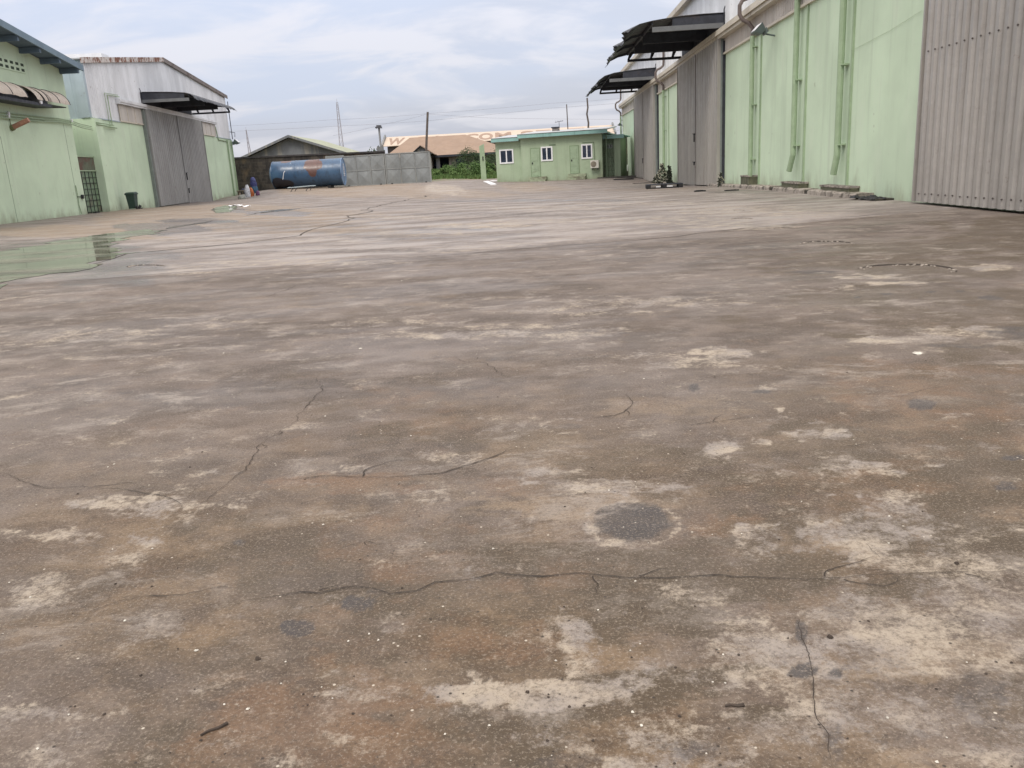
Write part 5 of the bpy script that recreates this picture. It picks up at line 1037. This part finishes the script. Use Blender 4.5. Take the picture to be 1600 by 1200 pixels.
wire([(300, 208), (520, 197.5), (660, 189.5), (860, 169), (1000, 158.5)], 97, 'wire passing just below the top of the utility pole', sag=.3)
wire([(520, 212), (600, 194), (668, 178)], 96.6, 'steep wire rising from the grey house to the utility pole', sag=1.0)
wire([(668, 178), (770, 184.5), (1000, 186.5)], 96.6, 'slack lowest wire running right from the utility pole', sag=.5)
wire([(905, 218), (975, 201)], 82.5, 'short wire over the office annex to the right warehouse', sag=1.0)
def mast(xc, yt, yb, wt, wb, y, label):
    F = front(y); x1, z1 = F.pix(xc[0], yt); x0, z0 = F.pix(xc[1], yb); a, b = wt*y/1290/2, wb*y/1290/2; m = MB(); rr_ = .07*y/300
    zb_ = -2.0; ex = (zb_-z1)/(z0-z1); X0 = x1+(x0-x1)*ex; B = a+(b-a)*ex
    cor = lambda t: [(x1+(X0-x1)*t+sx_*(a+(B-a)*t), y+sy_*(a+(B-a)*t), z1+(zb_-z1)*t) for sx_, sy_ in ((-1, -1), (1, -1), (1, 1), (-1, 1))]
    for k in range(4): m.tube([cor(0)[k], cor(1)[k]], rr_, 4)
    n = 12
    for i in range(n):
        c0_, c1_ = cor(i/n), cor((i+1)/n)
        for k in range(4): m.tube([c0_[k], c1_[(k+1) % 4]], rr_*.6, 3); m.tube([c0_[k], c0_[(k+1) % 4]], rr_*.6, 3)
    top = cor(0)[0]; m.tube([(x1, y, z1), (x1, y, z1+1.2)], rr_*.8, 4); tag(m.build('lattice_mast', m_mast), label, 'mast')
mast((526.5, 533), 160, 222, 2.0, 5.0, 300, 'tall thin lattice telecom mast above the mossy roof')
mast((384.5, 390), 203, 238, .8, 3, 420, 'small distant lattice mast beside the left warehouse')
# ================================================================== plants
def leafmat(name, col, col2):
    g = G(name); c = g.mix(g.rng(g.noise(1.8, 5), .35, .65), col, col2); g.b.inputs['Subsurface Weight'].default_value = 0
    return g.done(c, .75, 0, .3)
m_lf = [leafmat('leaf_mid', (.045, .10, .025), (.11, .18, .05)), leafmat('leaf_dark', (.02, .045, .018), (.05, .085, .03)), leafmat('leaf_bright', (.055, .115, .03), (.12, .18, .055))]; m_bark = mk('bark', (.10, .075, .05), .95, .2)
def bush(name, cx_, cy_, w_, d_, h_, n, size, mat, label, group=None, cat='bush', z0=None, trunk=False):
    z = gzf(cx_, cy_) if z0 is None else z0; t = empty(name, (cx_, cy_, z), label, cat, group); m = MB(); rnd = random.Random(int(cx_*100+cy_*7)); cl = []
    for k in range(max(6, int(w_*h_*3))):
        a = rnd.uniform(0, 6.28); f = math.sqrt(rnd.random()); zz_ = rnd.random(); cl.append((cx_+math.cos(a)*f*w_/2*(1-.5*zz_), cy_+math.sin(a)*f*d_/2*(1-.5*zz_), z+h_*(.12+.8*zz_*(.65+.35*rnd.random())), rnd.uniform(.2, .42)*h_**.5))
    base_h = h_*.55 if trunk else 0
    for k in range(n):
        c = rnd.choice(cl); p = Vector((rnd.gauss(0, 1), rnd.gauss(0, 1), rnd.gauss(0, .8)*.8)); p = p.normalized()*c[3]*rnd.uniform(.5, 1.15); q = Vector(c[:3])+p
        if q.z < z: q.z = z+.05
        u = Vector((rnd.gauss(0, 1), rnd.gauss(0, 1), rnd.gauss(0, 1))).normalized(); v = u.orthogonal().normalized(); s = size*rnd.uniform(.5, 1.3)
        m.face([q-u*s*.5, q+v*s*.28, q+u*s*.5, q-v*s*.28])
    m.build('foliage', mat, t); m = MB()
    for k in range(5): c = rnd.choice(cl); m.tube([(cx_+rnd.uniform(-.1, .1), cy_, z-.1), ((cx_+c[0])/2+rnd.uniform(-.1, .1), (cy_+c[1])/2, (z+c[2])/2), c[:3]], .045 if not trunk else .12, 5, .012)
    m.build('stem', m_bark, t); return t
G_ = 'bushes growing in the open gateway'
def X(px_, y): return front(y).pix(px_, 265)[0]
for px_, y, w_, h_, n, mt, lab in ((684,101,1.2,.9,900,2,'low bright bush at the left edge of the gateway'),(699,103,2.2,1.3,1800,2,'bright leafy bush before the dark veranda'),(716,100,2.6,1.75,2600,0,'green bush below the house window'),(733,104,4.0,3.3,4200,1,'tall dark bush in the middle of the gateway'),(745,99,2.4,2.0,2200,0,'mid green bush just left of the gate post'),(764,98,2.0,1.8,2000,0,'green bush between gate post and office'),(772,104,3.2,2.9,2600,1,'dark tall bush against the office corner'),(728,96,1.8,1.0,1300,2,'low light green bush in front of the tall dark one'),(765,94,1.5,.8,1000,2,'low light green weeds bush beside the office corner'),(707,96,1.6,.8,1200,2,'low weedy bush in front of the veranda pillar')):
    bush('bush', X(px_, y), y, w_, 1.6, h_, n, .16, m_lf[mt], lab, G_)
for px_, y, w_, h_, lab in ((583,135,4.5,6.3,'distant dark tree above the block wall left of the street lamp'),(572,140,3.0,5.6,'smaller distant tree left of the other one behind the mossy roof')):
    bush('tree', X(px_, y), y, w_, 3, h_, 1500, .4, m_lf[1], lab, 'distant trees', 'tree', z0=-.3, trunk=True)
m = MB(); rnd = random.Random(77)
for k in range(16000):
    y = rnd.uniform(90, 111); xx = rnd.uniform(X(660, y), X(800, y)); z = gzf(xx, y)-.02
    if y < 92.5 and rnd.random() < .6: continue
    if fbm(np.array([xx*.8]), np.array([y*.8]), 3)[0] < .33: continue
    hh = rnd.uniform(.12, .55)*(.5+fbm(np.array([xx*.5]), np.array([y*.5]), 9)[0]); a = rnd.uniform(0, 3.14); w_ = rnd.uniform(.03, .07)
    m.face([(xx-math.cos(a)*w_, y-math.sin(a)*w_, z), (xx+math.cos(a)*w_, y+math.sin(a)*w_, z), (xx+rnd.gauss(0, .12), y+rnd.gauss(0, .12), z+hh)])
tag(m.build('grass', m_lf[2]), 'rough green grass in the open gateway before the tan-roofed house', 'grass', kind='stuff')
